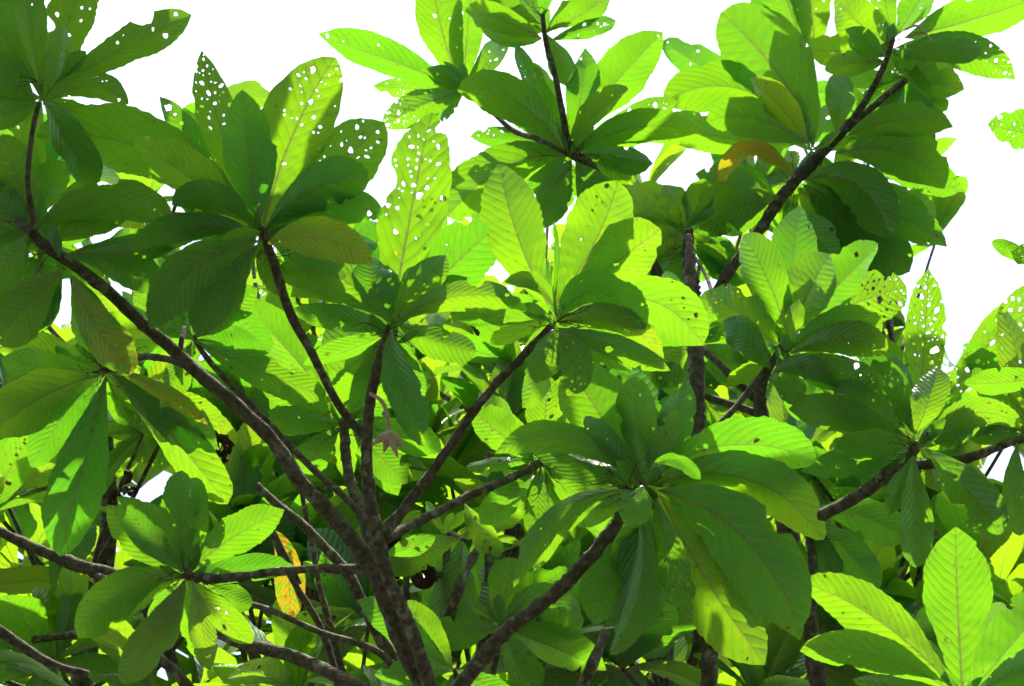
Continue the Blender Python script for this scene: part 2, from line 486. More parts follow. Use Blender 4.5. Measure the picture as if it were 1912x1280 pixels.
def dry_stalks(parent, px, py, d, n=4, size=70, seed=0, up=0.2):
    """Wiry old flower stalks hanging about the twig end."""
    r = random.Random(seed)
    v, f = [], []
    d = d * DK
    org = at(px, py, d)
    def strand(p, dirx, L, rad, depth):
        P = [p]; dd = dirx.normalized()
        for i in range(7):
            dd = (dd + Vector((r.gauss(0, 0.28), r.gauss(0, 0.28), r.gauss(-0.05, 0.28)))).normalized()
            P.append(P[-1] + dd * L / 7)
        path = [(q, rad * (1 - 0.6 * i / 7)) for i, q in enumerate(P)]
        tube(v, f, path, sides=4, rough=0.05, r=r, org=org)
        if depth:
            for _ in range(r.choice((1, 2, 3))):
                k = r.randint(2, 6); strand(P[k], dd + Vector((r.gauss(0, 1), r.gauss(0, 0.7), r.gauss(0, 1))), L * r.uniform(0.25, 0.5), rad * 0.7, depth - 1)
    for _ in range(int(n * 1.5)):
        a = r.uniform(0, 6.28)
        strand(org, R_ * math.cos(a) + U_ * (math.sin(a) * 0.8 + up) + F_ * r.uniform(-0.6, 0.3), size * d / FPX * r.uniform(0.6, 1.4), 0.0013, 2)
    ob = bpy.data.objects.new('dry_stalk', mesh_from('dry_stalk', v, f, [M_TWIG]))
    ob['kind'] = 'stuff'
    return link(ob, parent, org)

WHORLS = []
def rosette(br, D, leaves, seed, stalks=None):
    r = random.Random(seed)
    for i, lf in enumerate(leaves): add_leaf(br, lf, D, r, i, len(leaves))
    # mostly hidden shorter leaves, added behind the 'd' leaves to darken them
    r2 = random.Random(seed + 300)
    for i, lf in enumerate(leaves):
        o = lf[6] if len(lf) > 6 else {}
        if lf[5] != 'd' or lf[4] < 45 or o.get('holes', 0) > 5 or o.get('top'): continue
        for k in range(2):
            bx, by, tx, ty, w = lf[:5]
            a = r2.uniform(-0.16, 0.16); f = r2.uniform(0.80, 0.95) - 0.08 * k
            dx, dy = (tx - bx) * f, (ty - by) * f
            tx2 = bx + dx * math.cos(a) - dy * math.sin(a); ty2 = by + dx * math.sin(a) + dy * math.cos(a)
            oo = {'d': o.get('d', D) + 0.07 + 0.09 * k, 'holes': 0, 'roll': o.get('roll', 0) + r2.uniform(-14, 14), 'dz': o.get('dz', 0.05) + 0.16 + 0.1 * k}
            if 'mid' in o: oo['mid'] = (o['mid'][0] * f + bx * (1 - f), o['mid'][1] * f + by * (1 - f))
            add_leaf(br, (bx, by, tx2, ty2, w * r2.uniform(0.82, 0.95), 'n', oo), D, r2, i, len(leaves))
    WHORLS.append((br, D * DK, sum(l[0] for l in leaves) / len(leaves), sum(l[1] for l in leaves) / len(leaves), seed, len(leaves)))
    # young leaves folded round the bud
    if len(leaves) > 4:
        hx = sum(l[0] for l in leaves[-4:]) / 4; hy = sum(l[1] for l in leaves[-4:]) / 4
        for _ in range(3):
            a = r.uniform(-1.2, 1.2) - 1.5708; l = r.uniform(38, 75)
            add_leaf(br, (hx, hy, hx + l * math.cos(a), hy + l * math.sin(a), l * r.uniform(0.3, 0.45), 'n', {'d': D + r.uniform(-0.04, 0.05), 'holes': 0, 'bites': 0, 'fold': 0.5}), D, r, 0, 0)
    if stalks: dry_stalks(br, stalks[0], stalks[1], D - 0.05, stalks[2], stalks[3], seed)

# ------------------------------------------------------------------ ground
gm = mesh_from('ground', [(-400, -400, 0), (400, -400, 0), (400, 400, 0), (-400, 400, 0)], [(0, 1, 2, 3)], [ground_material()], smooth_=False)
g = bpy.data.objects.new('ground', gm); link(g, None, Vector()); g['kind'] = 'structure'

# ================================================================== the near tree, left and centre
def foot(px, py, d):
    p = at(px, py, d); return Vector((p.x, p.y - 0.1, 0.0))
base1 = foot(860, 1420, 4.2)
T1 = thing('broadleaf_tree', base1, 'near tree forking low at bottom centre, rosettes of big leaves reaching left and up', 'tree')
pA = at(835, 1330, 4.1)
branch(T1, [(base1.x, base1.y, base1.z, 0.10), (base1.x + 0.02, base1.y + 0.02, 1.4, 0.075), (pA.x, pA.y, pA.z, 0.044)], name='trunk', world=True, step=0.08)
b_left = branch(T1, [(835, 1335, 4.1, 38), (795, 1270, 4.09, 37), (735, 1150, 4.08, 36), (682, 1045, 4.08, 33), (600, 935, 4.1, 29), (470, 785, 4.12, 26), (340, 672, 4.15, 24), (215, 555, 4.12, 23), (100, 465, 4.05, 21), (62, 430, 4.03, 18)], spike=0.25, rough=0.09)
b_cent = branch(T1, [(830, 1330, 4.06, 29), (800, 1262, 4.04, 27), (745, 1120, 4.02, 25), (704, 1000, 4.0, 23), (690, 900, 4.0, 23), (690, 780, 4.0, 20), (703, 690, 3.99, 18), (728, 605, 3.98, 16)], spike=0.5, rough=0.1)
b_r1 = branch(T1, [(688, 822, 4.01, 17), (640, 765, 4.02, 16), (585, 670, 4.0, 16), (545, 590, 3.97, 18), (515, 500, 3.95, 17), (490, 428, 3.94, 13)], spike=0.35)
b_r3 = branch(T1, [(714, 1000, 4.02, 25), (770, 930, 4.03, 20), (850, 820, 4.02, 17), (900, 745, 4.0, 16), (965, 670, 3.98, 16), (1028, 606, 3.96, 15)], spike=0.55, rough=0.12)
b_r4 = branch(T1, [(716, 1004, 4.06, 22), (780, 972, 4.14, 17), (880, 925, 4.22, 15), (950, 895, 4.28, 15), (1008, 863, 4.32, 14)], spike=0.8, rough=0.12)
b_r5 = branch(T1, [(838, 1330, 4.06, 34), (870, 1262, 4.05, 29), (960, 1165, 4.02, 27), (1060, 1085, 4.0, 25), (1130, 1005, 3.99, 24), (1160, 965, 3.98, 20), (1198, 898, 3.97, 13)], spike=0.6, rough=0.13)
b_r6 = branch(T1, [(682, 1060, 4.1, 20), (600, 1062, 4.15, 16), (500, 1070, 4.2, 15), (400, 1078, 4.26, 17), (345, 1073, 4.3, 17)], spike=0.6, rough=0.12)
b_thin = branch(T1, [(690, 985, 4.05, 14), (655, 945, 4.1, 13), (560, 850, 4.2, 13), (450, 735, 4.28, 12), (385, 665, 4.33, 11), (360, 628, 4.36, 8)])
b_r7 = branch(T1, [(360, 690, 4.16, 14), (310, 672, 4.25, 13), (250, 668, 4.35, 13), (200, 690, 4.4, 15)], spike=0.8)
b_stub = branch(T1, [(335, 672, 4.14, 12), (340, 640, 4.16, 10), (346, 610, 4.2, 8)])
b_a = branch(T1, [(66, 430, 4.03, 14), (50, 340, 4.02, 10), (58, 260, 4.02, 10), (74, 190, 4.02, 9)], spike=0.3)
b_r14 = branch(T1, [(700, 1040, 4.1, 22), (672, 960, 4.2, 21), (650, 880, 4.3, 19), (643, 790, 4.4, 18)], spike=0.8, rough=0.14)

rosette(b_a, 4.0, [
 (82, 165, 165, -70, 105, 'm', {}), (76, 165, -50, -60, 95, 'd', {}), (84, 178, 353, 28, 88, 'm', {'holes': 6, 'roll': 5, 'dz': 0.1}),
 (82, 185, 160, 95, 55, 'd', {}), (70, 190, 20, 205, 60, 'm', {'tint': 'l', 'd': 4.3}), (66, 188, -25, 105, 85, 'd', {}), (68, 192, -45, 220, 65, 'd', {}),
 (78, 172, 45, -70, 72, 'm', {'roll': 0}), (80, 195, 240, 195, 66, 'm', {'holes': 5, 'mid': (165, 160)}), (80, 185, 120, 46, 48, 'd', {'roll': 40, 'fold': 0.5})], 11, (72, 150, 3, 45))
rosette(b_left, 4.02, [
 (66, 410, 30, 190, 70, 'm', {'d': 4.3}), (70, 408, 120, 300, 75, 'm', {'d': 4.15}), (60, 420, 5, 250, 100, 'd', {}), (60, 425, -60, 330, 90, 'd', {}),
 (75, 420, 320, 398, 88, 'd', {'mid': (195, 375), 'holes': 3}), (120, 480, 302, 545, 82, 'd', {'mid': (215, 485)}), (118, 505, -10, 640, 120, 'd', {'d': 3.95}), (50, 440, -60, 560, 110, 'd', {}),
 (150, 470, 330, 460, 48, 'd', {'holes': 1}), (110, 500, 60, 620, 60, 'm', {'d': 4.2}),
 (135, 515, 250, 695, 86, 'd', {'tint': 'w', 'holes': 3, 'd': 4.08, 'mid': (180, 610), 'label': 'yellow-brown withered leaf'})], 12, (100, 470, 3, 50))
rosette(b_r1, 3.95, [
 (488, 425, 715, 228, 140, 'm', {'holes': 39, 'roll': 0}), (486, 420, 376, 97, 98, 'm', {'holes': 39, 'roll': 0, 'd': 4.08}), (480, 420, 300, 182, 70, 'b', {'holes': 9, 'd': 4.3}), (482, 420, 345, 205, 62, 'b', {'holes': 2, 'd': 4.25}),
 (492, 420, 625, 106, 165, 'b', {'holes': 36, 'roll': 0, 'dz': 0.1, 'mid': (545, 255)}), (478, 418, 74, 252, 150, 'm', {'roll': 8, 'holes': 0, 'mid': (290, 285), 'd': 4.05}),
 (497, 430, 718, 405, 80, 'm', {'holes': 2, 'roll': 0, 'mid': (620, 385)}),
 (495, 428, 690, 335, 112, 'm', {'holes': 0, 'roll': -5, 'mid': (585, 352)}), (476, 415, 250, 260, 92, 'm', {'holes': 0}), (486, 412, 450, 168, 124, 'm', {'roll': 5, 'holes': 1, 'dz': 0.05}),
 (480, 425, 322, 380, 75, 'd', {'holes': 0, 'mid': (395, 378)}), (480, 440, 250, 460, 66, 'd', {'mid': (365, 420), 'holes': 0}),
 (485, 455, 370, 625, 92, 'd', {'roll': 18, 'holes': 0, 'mid': (425, 520)}), (482, 450, 283, 612, 105, 'd', {'roll': -14, 'holes': 0, 'mid': (360, 505)}),
 (500, 455, 695, 490, 92, 'd', {'mid': (600, 445), 'holes': 0, 'tint': 'l'}), (488, 432, 415, 470, 46, 'd', {'top': True, 'roll': 10, 'mid': (450, 440)})], 13, (500, 475, 4, 60))
rosette(b_cent, 4.0, [
 (732, 600, 645, 395, 120, 'b', {'d': 4.2}), (738, 600, 950, 400, 135, 'b', {'holes': 3, 'roll': 0, 'd': 4.12}), (733, 590, 806, 207, 150, 'b', {'holes': 48, 'roll': 0, 'fold': 0.1, 'd': 4.06}),
 (742, 604, 890, 655, 80, 'b', {'d': 4.1}), (745, 600, 870, 520, 60, 'm', {'d': 4.1}),
 (728, 600, 515, 520, 108, 'd', {'roll': 0, 'holes': 0, 'mid': (625, 515)}), (730, 598, 690, 478, 92, 'd', {'holes': 0, 'roll': 5}), (735, 598, 832, 478, 80, 'd', {'holes': 0, 'fold': 0.5, 'roll': 12}),
 (735, 765, 795, 832, 28, 'b', {'top': True, 'tint': 'p', 'fold': 0.5, 'd': 4.05, 'holes': 0, 'bites': 3}), (738, 600, 975, 562, 78, 'm', {'mid': (850, 553), 'holes': 1, 'roll': -6}), (732, 615, 792, 805, 90, 'd', {'roll': 4, 'holes': 0, 'mid': (745, 700)})], 14, (720, 620, 6, 80))
rosette(b_r3, 3.96, [
 (1045, 590, 1312, 640, 118, 'b', {'mid': (1195, 555), 'holes': 9, 'd': 4.15, 'roll': 0}), (1040, 570, 1232, 428, 132, 'b', {'holes': 3, 'roll': 0}), (1024, 570, 932, 303, 150, 'b', {'holes': 1, 'roll': 0, 'dz': 0.05}),
 (1036, 570, 1155, 338, 165, 'b', {'holes': 6, 'roll': 0, 'dz': 0.05}), (1032, 560, 1033, 412, 16, 'd', {'fold': 0.9, 'holes': 0, 'bites': 0}),
 (1025, 598, 895, 592, 36, 'm', {}), (1040, 600, 1205, 612, 84, 'm', {'mid': (1110, 545), 'holes': 1}), (1045, 604, 1238, 668, 64, 'm', {'tint': 'l', 'mid': (1145, 595), 'holes': 4}),
 (1042, 612, 1180, 690, 60, 'b', {}), (1040, 612, 1248, 690, 62, 'd', {'mid': (1130, 640), 'holes': 3}), (1032, 615, 1000, 712, 66, 'd', {'holes': 2}), (1038, 615, 1062, 738, 82, 'd', {'holes': 33, 'mid': (1072, 672)}),
 (1040, 580, 944, 526, 40, 'd', {'mid': (1000, 528), 'top': True, 'arch': -0.15})], 15, (1040, 600, 5, 60))
rosette(b_r5, 3.95, [
 (1195, 890, 1060, 680, 150, 'b', {'roll': 0, 'holes': 3, 'dz': 0.08}), (1208, 885, 1175, 668, 160, 'b', {'roll': 0, 'holes': 2, 'd': 4.0}), (1210, 885, 1290, 730, 90, 'b', {'d': 4.05}),
 (1225, 910, 1425, 1235, 150, 'm', {'d': 4.12, 'holes': 1}), (1215, 895, 1522, 862, 108, 'b', {'mid': (1360, 830), 'roll': 0, 'holes': 3}), (1190, 890, 930, 842, 74, 'm', {'mid': (1055, 818), 'holes': 0}),
 (1218, 905, 1538, 1010, 122, 'm', {'mid': (1400, 895), 'holes': 1, 'roll': 0}), (1215, 880, 1265, 765, 50, 'd', {}), (1225, 930, 1290, 1155, 76, 'd', {'holes': 66, 'bites': 3}),
 (1230, 915, 1495, 1190, 172, 'd', {'mid': (1395, 1010), 'roll': 0, 'holes': 3}), (1190, 925, 1110, 1165, 128, 'd', {'d': 4.16, 'roll': 0, 'holes': 2, 'mid': (1150, 1050)}), (1200, 935, 1205, 1170, 118, 'd', {'d': 4.12, 'roll': 20, 'holes': 1, 'mid': (1195, 1050)}),
 (1195, 940, 1140, 1222, 66, 'd', {'fold': 0.6, 'roll': 30, 'mid': (1195, 1100)}), (1180, 915, 962, 1090, 58, 'd', {'mid': (1050, 955), 'fold': 0.55, 'roll': 25}),
 (1212, 880, 1306, 893, 34, 'b', {'top': True, 'mid': (1255, 858), 'fold': 0.5}), (1200, 905, 1170, 985, 70, 'd', {'d': 3.9, 'roll': 15})], 16, (1180, 915, 8, 90))
rosette(b_r6, 4.3, [
 (360, 1075, 470, 1130, 60, 'm', {'d': 4.5}), (346, 1068, 340, 878, 80, 'd', {'holes': 0}), (348, 1068, 222, 930, 90, 'd', {'holes': 0, 'roll': 5}), (356, 1065, 527, 955, 86, 'm', {'holes': 2, 'roll': -5}),
 (345, 1078, 148, 1185, 98, 'd', {'holes': 0, 'mid': (250, 1095)}), (348, 1082, 295, 1195, 52, 'm', {'tint': 'l'}), (345, 1082, 225, 1275, 90, 'm', {'tint': 'l', 'mid': (300, 1170)}), (358, 1082, 393, 1250, 62, 'm', {'tint': 'l', 'holes': 0})], 17, (345, 1075, 6, 70))
rosette(b_r7, 4.4, [
 (190, 685, 0, 655, 90, 'm', {'d': 4.55}), (205, 695, 420, 790, 80, 'b', {'d': 4.6}), (190, 700, 60, 870, 80, 'b', {'d': 4.6}), (188, 688, 5, 672, 76, 'm', {}), (210, 692, 402, 835, 104, 'm', {'holes': 3}),
 (206, 696, 425, 940, 104, 'm', {'mid': (300, 790), 'holes': 1}), (184, 702, -30, 815, 118, 'd', {'mid': (90, 735)}), (198, 704, 112, 1038, 128, 'm', {'mid': (160, 850), 'roll': 0, 'holes': 0, 'tint': 'g'}),
 (215, 690, 385, 790, 40, 'm', {'tint': 'y', 'd': 4.3})], 18, (190, 690, 8, 75))
rosette(b_r14, 4.4, [
 (640, 785, 447, 563, 112, 'b', {'roll': 0, 'holes': 0}), (645, 780, 655, 560, 130, 'b', {'roll': 0, 'holes': 0}), (648, 780, 760, 600, 100, 'b', {}), (640, 790, 480, 690, 90, 'b', {}), (640, 790, 490, 780, 70, 'm', {}),
 (645, 775, 672, 625, 40, 'd', {'fold': 0.6, 'holes': 0}), (636, 795, 560, 880, 80, 'm', {}), (655, 795, 760, 900, 80, 'b', {})], 19, (640, 800, 6, 70))
rosette(b_r4, 4.35, [
 (1000, 860, 870, 872, 34, 'd', {'roll': 40}), (1008, 855, 1020, 700, 90, 'b', {}), (1000, 858, 880, 760, 90, 'b', {}), (1012, 860, 1120, 760, 70, 'b', {}), (1003, 870, 898, 978, 72, 'm', {'holes': 0}), (1010, 872, 1010, 1010, 66, 'b', {}), (1014, 868, 1130, 960, 70, 'm', {})], 20, (1010, 865, 8, 80))
rosette(b_thin, 4.36, [
 (362, 630, 500, 660, 92, 'd', {'top': True, 'mid': (440, 610)}), (358, 628, 250, 560, 80, 'm', {}), (362, 632, 330, 480, 80, 'b', {}), (362, 632, 480, 540, 70, 'm', {}), (364, 636, 610, 740, 74, 'b', {'mid': (480, 690)}), (358, 640, 300, 760, 70, 'm', {})], 21)

# ================================================================== the tree of the upper right, with the top centre bough
DK = 1.32
base2 = foot(1330, 1330, 5.6 * DK)
T2 = thing('broadleaf_tree', base2, 'tall dark-barked tree whose rough boughs climb to the upper right corner', 'tree')
q = at(1318, 1320, 5.55 * DK)
branch(T2, [(base2.x, base2.y, 0, 0.09), (base2.x, base2.y, 2.0, 0.07), (q.x, q.y, q.z, 0.042)], name='trunk', world=True, step=0.08)
b_up = branch(T2, [(1318, 1330, 5.55, 40), (1312, 1100, 5.55, 36), (1310, 900, 5.5, 34), (1305, 760, 5.45, 32), (1308, 620, 5.4, 28), (1290, 520, 5.35, 26), (1284, 430, 5.3, 16)], spike=0.6, rough=0.12)
b_ur = branch(T2, [(1308, 625, 5.4, 21), (1345, 535, 5.4, 20), (1410, 440, 5.4, 20), (1470, 355, 5.4, 22), (1540, 275, 5.38, 22), (1592, 228, 5.38, 17)], spike=0.55, rough=0.13)
b_u1 = branch(T2, [(1580, 240, 5.38, 17), (1620, 180, 5.36, 13), (1652, 115, 5.34, 11), (1668, 70, 5.33, 9)], spike=0.3)
b_u2 = branch(T2, [(1590, 232, 5.38, 15), (1640, 190, 5.42, 12), (1705, 140, 5.46, 12)], spike=0.4)
b_tc = branch(T2, [(1300, 600, 5.38, 26), (1235, 520, 5.3, 24), (1170, 410, 5.2, 20), (1120, 335, 5.1, 20), (1085, 300, 5.05, 22), (1062, 285, 5.02, 16)], spike=0.6, rough=0.12)
b_t1 = branch(T2, [(1066, 288, 5.02, 17), (1052, 220, 5.0, 12), (1036, 140, 4.98, 11), (1020, 75, 4.97, 10), (1012, 25, 4.96, 8)], spike=0.25)
b_t2 = branch(T2, [(1060, 286, 5.02, 14), (1010, 262, 5.1, 11), (955, 240, 5.2, 10), (880, 170, 5.3, 8)], spike=0.2)

rosette(b_t2, 5.3, [
 (862, 160, 805, -60, 100, 'b', {'roll': 0, 'holes': 3}), (866, 160, 885, -50, 80, 'b', {'holes': 2, 'roll': 10}), (855, 160, 598, 65, 90, 'b', {'roll': 0, 'holes': 3, 'mid': (735, 115)}), (868, 160, 940, 72, 56, 'm', {'top': True}),
 (870, 170, 715, 235, 80, 'b', {'holes': 51, 'mid': (790, 195)}), (872, 165, 700, 160, 46, 'b', {'holes': 8, 'd': 5.5}), (880, 172, 795, 130, 50, 'd', {})], 31)
rosette(b_t1, 4.97, [
 (1012, 40, 1040, -70, 50, 'b', {}), (1010, 45, 910, -25, 50, 'd', {}), (1020, 60, 1142, -10, 66, 'b', {}), (1026, 76, 1148, 38, 44, 'm', {}), (1012, 72, 870, 20, 66, 'd', {'holes': 0})], 32, (1012, 30, 4, 40))
rosette(b_tc, 5.02, [
 (1055, 275, 985, 148, 70, 'b', {'d': 5.15}), (1052, 280, 880, 255, 52, 'b', {'holes': 5, 'd': 5.15}), (1066, 270, 1236, 62, 122, 'b', {'roll': 0, 'holes': 1, 'mid': (1135, 170)}), (1062, 270, 1092, 92, 74, 'b', {'holes': 1}),
 (1060, 250, 962, 84, 50, 'd', {}), (1075, 285, 1218, 305, 66, 'm', {}), (1080, 282, 1265, 190, 62, 'b', {'d': 5.2, 'holes': 18}), (1075, 280, 1308, 245, 76, 'd', {'mid': (1190, 238)}), (1062, 262, 1174, 165, 62, 'b', {'tint': 'l', 'fold': 0.5, 'roll': 20}),
 (1060, 292, 835, 405, 128, 'm', {'mid': (945, 310), 'roll': 0, 'd': 5.1}), (1066, 298, 1018, 425, 76, 'd', {}), (1075, 300, 1150, 440, 90, 'd', {}), (1052, 278, 856, 166, 102, 'd', {'roll': 0, 'holes': 0, 'mid': (965, 190)})], 33, (1090, 290, 8, 80))
rosette(b_u1, 5.33, [
 (1670, 70, 1750, -55, 76, 'b', {}), (1668, 72, 1638, -75, 66, 'b', {}), (1690, 70, 1960, -10, 110, 'b', {'holes': 2, 'roll': 0}), (1680, 95, 1892, 145, 84, 'b', {'holes': 15, 'mid': (1790, 90)}), (1680, 85, 1832, 92, 58, 'b', {'d': 5.25}),
 (1655, 95, 1557, 0, 98, 'm', {}), (1655, 100, 1510, 95, 80, 'b', {'d': 5.45}), (1652, 115, 1540, 130, 60, 'd', {}), (1668, 100, 1742, 112, 62, 'd', {'holes': 0}), (1655, 105, 1580, 55, 60, 'd', {})], 34, (1665, 80, 5, 60))
rosette(b_u2, 5.45, [
 (1700, 145, 1800, 165, 74, 'd', {}), (1695, 150, 1768, 205, 66, 'b', {'d': 5.6}), (1690, 155, 1655, 250, 60, 'm', {}), (1690, 130, 1790, 70, 60, 'm', {'d': 5.55}), (1700, 140, 1740, 260, 60, 'm', {'d': 5.6})], 35)
rosette(b_ur, 5.36, [
 (1590, 260, 1795, 355, 100, 'b', {'holes': 9, 'd': 5.55}), (1570, 245, 1768, 155, 90, 'b', {'d': 5.5}), (1500, 110, 1430, -70, 110, 'd', {'d': 5.6}), (1520, 110, 1500, -70, 90, 'm', {'d': 5.6}), (1490, 240, 1235, 75, 80, 'b', {'d': 5.7, 'holes': 6}),
 (1510, 262, 1240, 190, 110, 'm', {'d': 5.5, 'mid': (1380, 165)}), (1505, 265, 1235, 225, 90, 'b', {'d': 5.55}), (1520, 262, 1345, 22, 170, 'b', {'roll': 0, 'holes': 0, 'mid': (1455, 140)}),
 (1450, 370, 1300, 325, 90, 'd', {}), (1455, 365, 1310, 425, 90, 'd', {}), (1490, 350, 1640, 520, 120, 'd', {'d': 5.5}), (1500, 345, 1700, 505, 120, 'd', {'d': 5.45, 'holes': 3}), (1510, 335, 1765, 455, 110, 'd', {'d': 5.42, 'holes': 5}), (1480, 380, 1560, 480, 90, 'd', {'holes': 36}),
 (1560, 250, 1575, 135, 70, 'm', {}), (1505, 335, 1660, 440, 120, 'd', {'mid': (1600, 345), 'holes': 1}), (1560, 285, 1760, 350, 116, 'd', {'mid': (1680, 285), 'holes': 0, 'roll': 0}), (1580, 255, 1775, 235, 78, 'd', {'holes': 1, 'mid': (1680, 225)}),
 (1512, 268, 1320, 228, 90, 'd', {'holes': 0, 'roll': 0, 'mid': (1405, 220)}), (1508, 262, 1402, 148, 70, 'b', {'tint': 'l', 'fold': 0.5, 'bites': 2}),
 (1485, 330, 1346, 345, 44, 'b', {'tint': 'o', 'mid': (1398, 278), 'holes': 2, 'd': 5.25, 'label': 'yellow curled dying leaf'})], 36, (1480, 340, 9, 70))
rosette(b_up, 5.3, [
 (1284, 425, 1200, 560, 90, 'd', {'d': 5.45}), (1290, 420, 1380, 380, 70, 'b', {'d': 5.6}), (1282, 420, 1240, 345, 70, 'm', {}), (1288, 420, 1315, 335, 70, 'm', {'top': True}), (1280, 428, 1170, 480, 80, 'd', {}), (1290, 430, 1400, 520, 90, 'd', {'d': 5.5}), (1280, 425, 1160, 360, 90, 'd', {'d': 5.5})], 37, (1285, 450, 9, 80))

# ================================================================== the tree on the right
DK = 1.05
base3 = foot(1560, 1400, 5.0 * DK)
T3 = thing('broadleaf_tree', base3, 'slender pale-barked tree at right, upright stem crossed by a long sloping bough', 'tree')
q = at(1535, 1320, 4.98 * DK)
branch(T3, [(base3.x, base3.y, 0, 0.07), (base3.x, base3.y, 2.0, 0.05), (q.x, q.y, q.z, 0.03)], name='trunk', world=True, step=0.08)
b_s = branch(T3, [(1535, 1330, 4.98, 36), (1512, 1180, 4.97, 33), (1478, 1030, 4.95, 30), (1455, 900, 4.95, 26), (1425, 780, 4.95, 26), (1420, 720, 4.95, 22), (1450, 665, 4.92, 14), (1478, 632, 4.9, 12)], spike=0.3)
b_v = branch(T3, [(1330, 1330, 4.72, 32), (1318, 1150, 4.7, 32), (1312, 950, 4.68, 32), (1306, 800, 4.66, 31), (1300, 660, 4.7, 28), (1288, 540, 4.8, 24), (1284, 440, 4.9, 14)], spike=0.6, rough=0.12)
b_x1 = branch(T3, [(1418, 750, 4.97, 16), (1370, 705, 5.0, 14), (1330, 665, 5.05, 13), (1300, 640, 5.1, 9)])
b_x2 = branch(T3, [(1422, 775, 4.98, 16), (1380, 760, 5.0, 14), (1310, 735, 5.05, 12)])
b_x3 = branch(T3, [(1455, 655, 4.9, 12), (1420, 700, 4.86, 12), (1360, 775, 4.8, 12), (1270, 855, 4.74, 11)])
b_long = branch(T3, [(1470, 985, 4.9, 22), (1540, 958, 4.86, 22), (1620, 912, 4.84, 24), (1690, 880, 4.84, 22), (1800, 858, 4.84, 18), (1912, 818, 4.84, 16), (2020, 790, 4.84, 12)], spike=0.2, rough=0.1)
b_l1 = branch(T3, [(1690, 882, 4.84, 16), (1700, 855, 4.82, 17), (1710, 826, 4.8, 16)], spike=0.8)
b_l0 = branch(T3, [(1490, 1000, 4.92, 22), (1440, 1005, 4.95, 18), (1400, 1015, 5.0, 12)])
b_d1 = branch(T3, [(1512, 1175, 5.0, 18), (1520, 1080, 5.05, 19), (1512, 1015, 5.08, 16), (1500, 960, 5.1, 10)], spike=0.7)
rosette(b_s, 4.9, [
 (1478, 625, 1495, 382, 116, 'b', {'d': 5.05, 'roll': 0, 'holes': 1}), (1490, 615, 1692, 535, 112, 'b', {'holes': 57, 'd': 5.05}), (1485, 615, 1642, 455, 112, 'b', {'holes': 2, 'd': 5.0}), (1472, 630, 1390, 440, 100, 'b', {'roll': 0, 'holes': 2}),
 (1480, 620, 1548, 474, 120, 'b', {'roll': 0, 'holes': 0}), (1455, 650, 1318, 545, 92, 'm', {'holes': 21, 'bites': 4, 'tint': 'l'}), (1470, 655, 1645, 618, 74, 'b', {'mid': (1560, 605)}), (1475, 660, 1655, 660, 84, 'b', {'tint': 'l', 'mid': (1570, 632)}), (1470, 665, 1640, 720, 80, 'm', {'holes': 18}),
 (1440, 690, 1352, 598, 78, 'd', {'holes': 0}), (1442, 695, 1575, 722, 58, 'd', {'mid': (1510, 680), 'holes': 0}), (1436, 705, 1505, 745, 54, 'm', {}), (1480, 640, 1492, 560, 44, 'd', {'holes': 0})], 41, (1465, 655, 4, 50))
rosette(b_x1, 5.1, [(1302, 642, 1230, 560, 70, 'm', {}), (1300, 642, 1290, 780, 62, 'm', {'top': True, 'fold': 0.6}), (1300, 640, 1340, 540, 70, 'b', {'d': 5.2}), (1300, 644, 1200, 720, 80, 'b', {'d': 5.25}), (1304, 644, 1400, 690, 70, 'm', {})], 42)
rosette(b_x2, 5.05, [(1310, 735, 1240, 800, 70, 'b', {}), (1312, 738, 1380, 840, 80, 'm', {}), (1308, 732, 1220, 690, 70, 'b', {'d': 5.2})], 43)
rosette(b_l1, 4.8, [
 (1712, 800, 1734, 505, 92, 'b', {'holes': 60, 'roll': 0, 'd': 5.1}), (1730, 795, 1935, 535, 82, 'b', {'holes': 39, 'roll': 0, 'd': 5.1}), (1703, 812, 1600, 615, 60, 'm', {'holes': 8, 'd': 5.0, 'top': True}), (1704, 815, 1560, 712, 92, 'b', {'roll': 0}), (1706, 812, 1630, 672, 78, 'm', {'holes': 1}),
 (1715, 815, 1832, 752, 70, 'b', {}), (1712, 808, 1785, 690, 50, 'b', {'d': 4.9}), (1725, 825, 1905, 800, 66, 'd', {'holes': 6, 'mid': (1820, 770)}), (1700, 818, 1478, 762, 80, 'm', {'mid': (1580, 775), 'holes': 0}), (1703, 828, 1558, 838, 70, 'd', {'holes': 0}),
 (1702, 835, 1500, 880, 70, 'm', {'d': 4.95}), (1720, 835, 1830, 800, 60, 'd', {'d': 4.95}), (1708, 812, 1748, 686, 86, 'b', {'holes': 0, 'bites': 2, 'roll': 0}), (1704, 850, 1708, 1060, 78, 'm', {'holes': 0}), (1725, 835, 1868, 1005, 116, 'd', {'holes': 9, 'bites': 4}), (1712, 840, 1660, 960, 60, 'm', {'d': 4.95})], 44, (1705, 845, 7, 70))
rosette(b_long, 4.84, [(1925, 815, 1815, 690, 60, 'b', {'d': 5.0, 'holes': 4}), (1935, 800, 1800, 640, 70, 'b', {'holes': 20, 'd': 5.15}), (1940, 810, 1870, 570, 80, 'b', {'tint': 'l', 'd': 5.0, 'holes': 8}), (1960, 700, 1800, 715, 60, 'b', {}), (1960, 800, 1980, 640, 90, 'b', {}), (1900, 825, 1905, 1000, 60, 'm', {})], 45)
rosette(b_l0, 5.0, [(1400, 1015, 1330, 1110, 60, 'm', {}), (1402, 1012, 1480, 1100, 70, 'b', {}), (1400, 1010, 1330, 950, 60, 'm', {}), (1402, 1016, 1420, 1130, 70, 'b', {})], 46, (1340, 950, 5, 50))
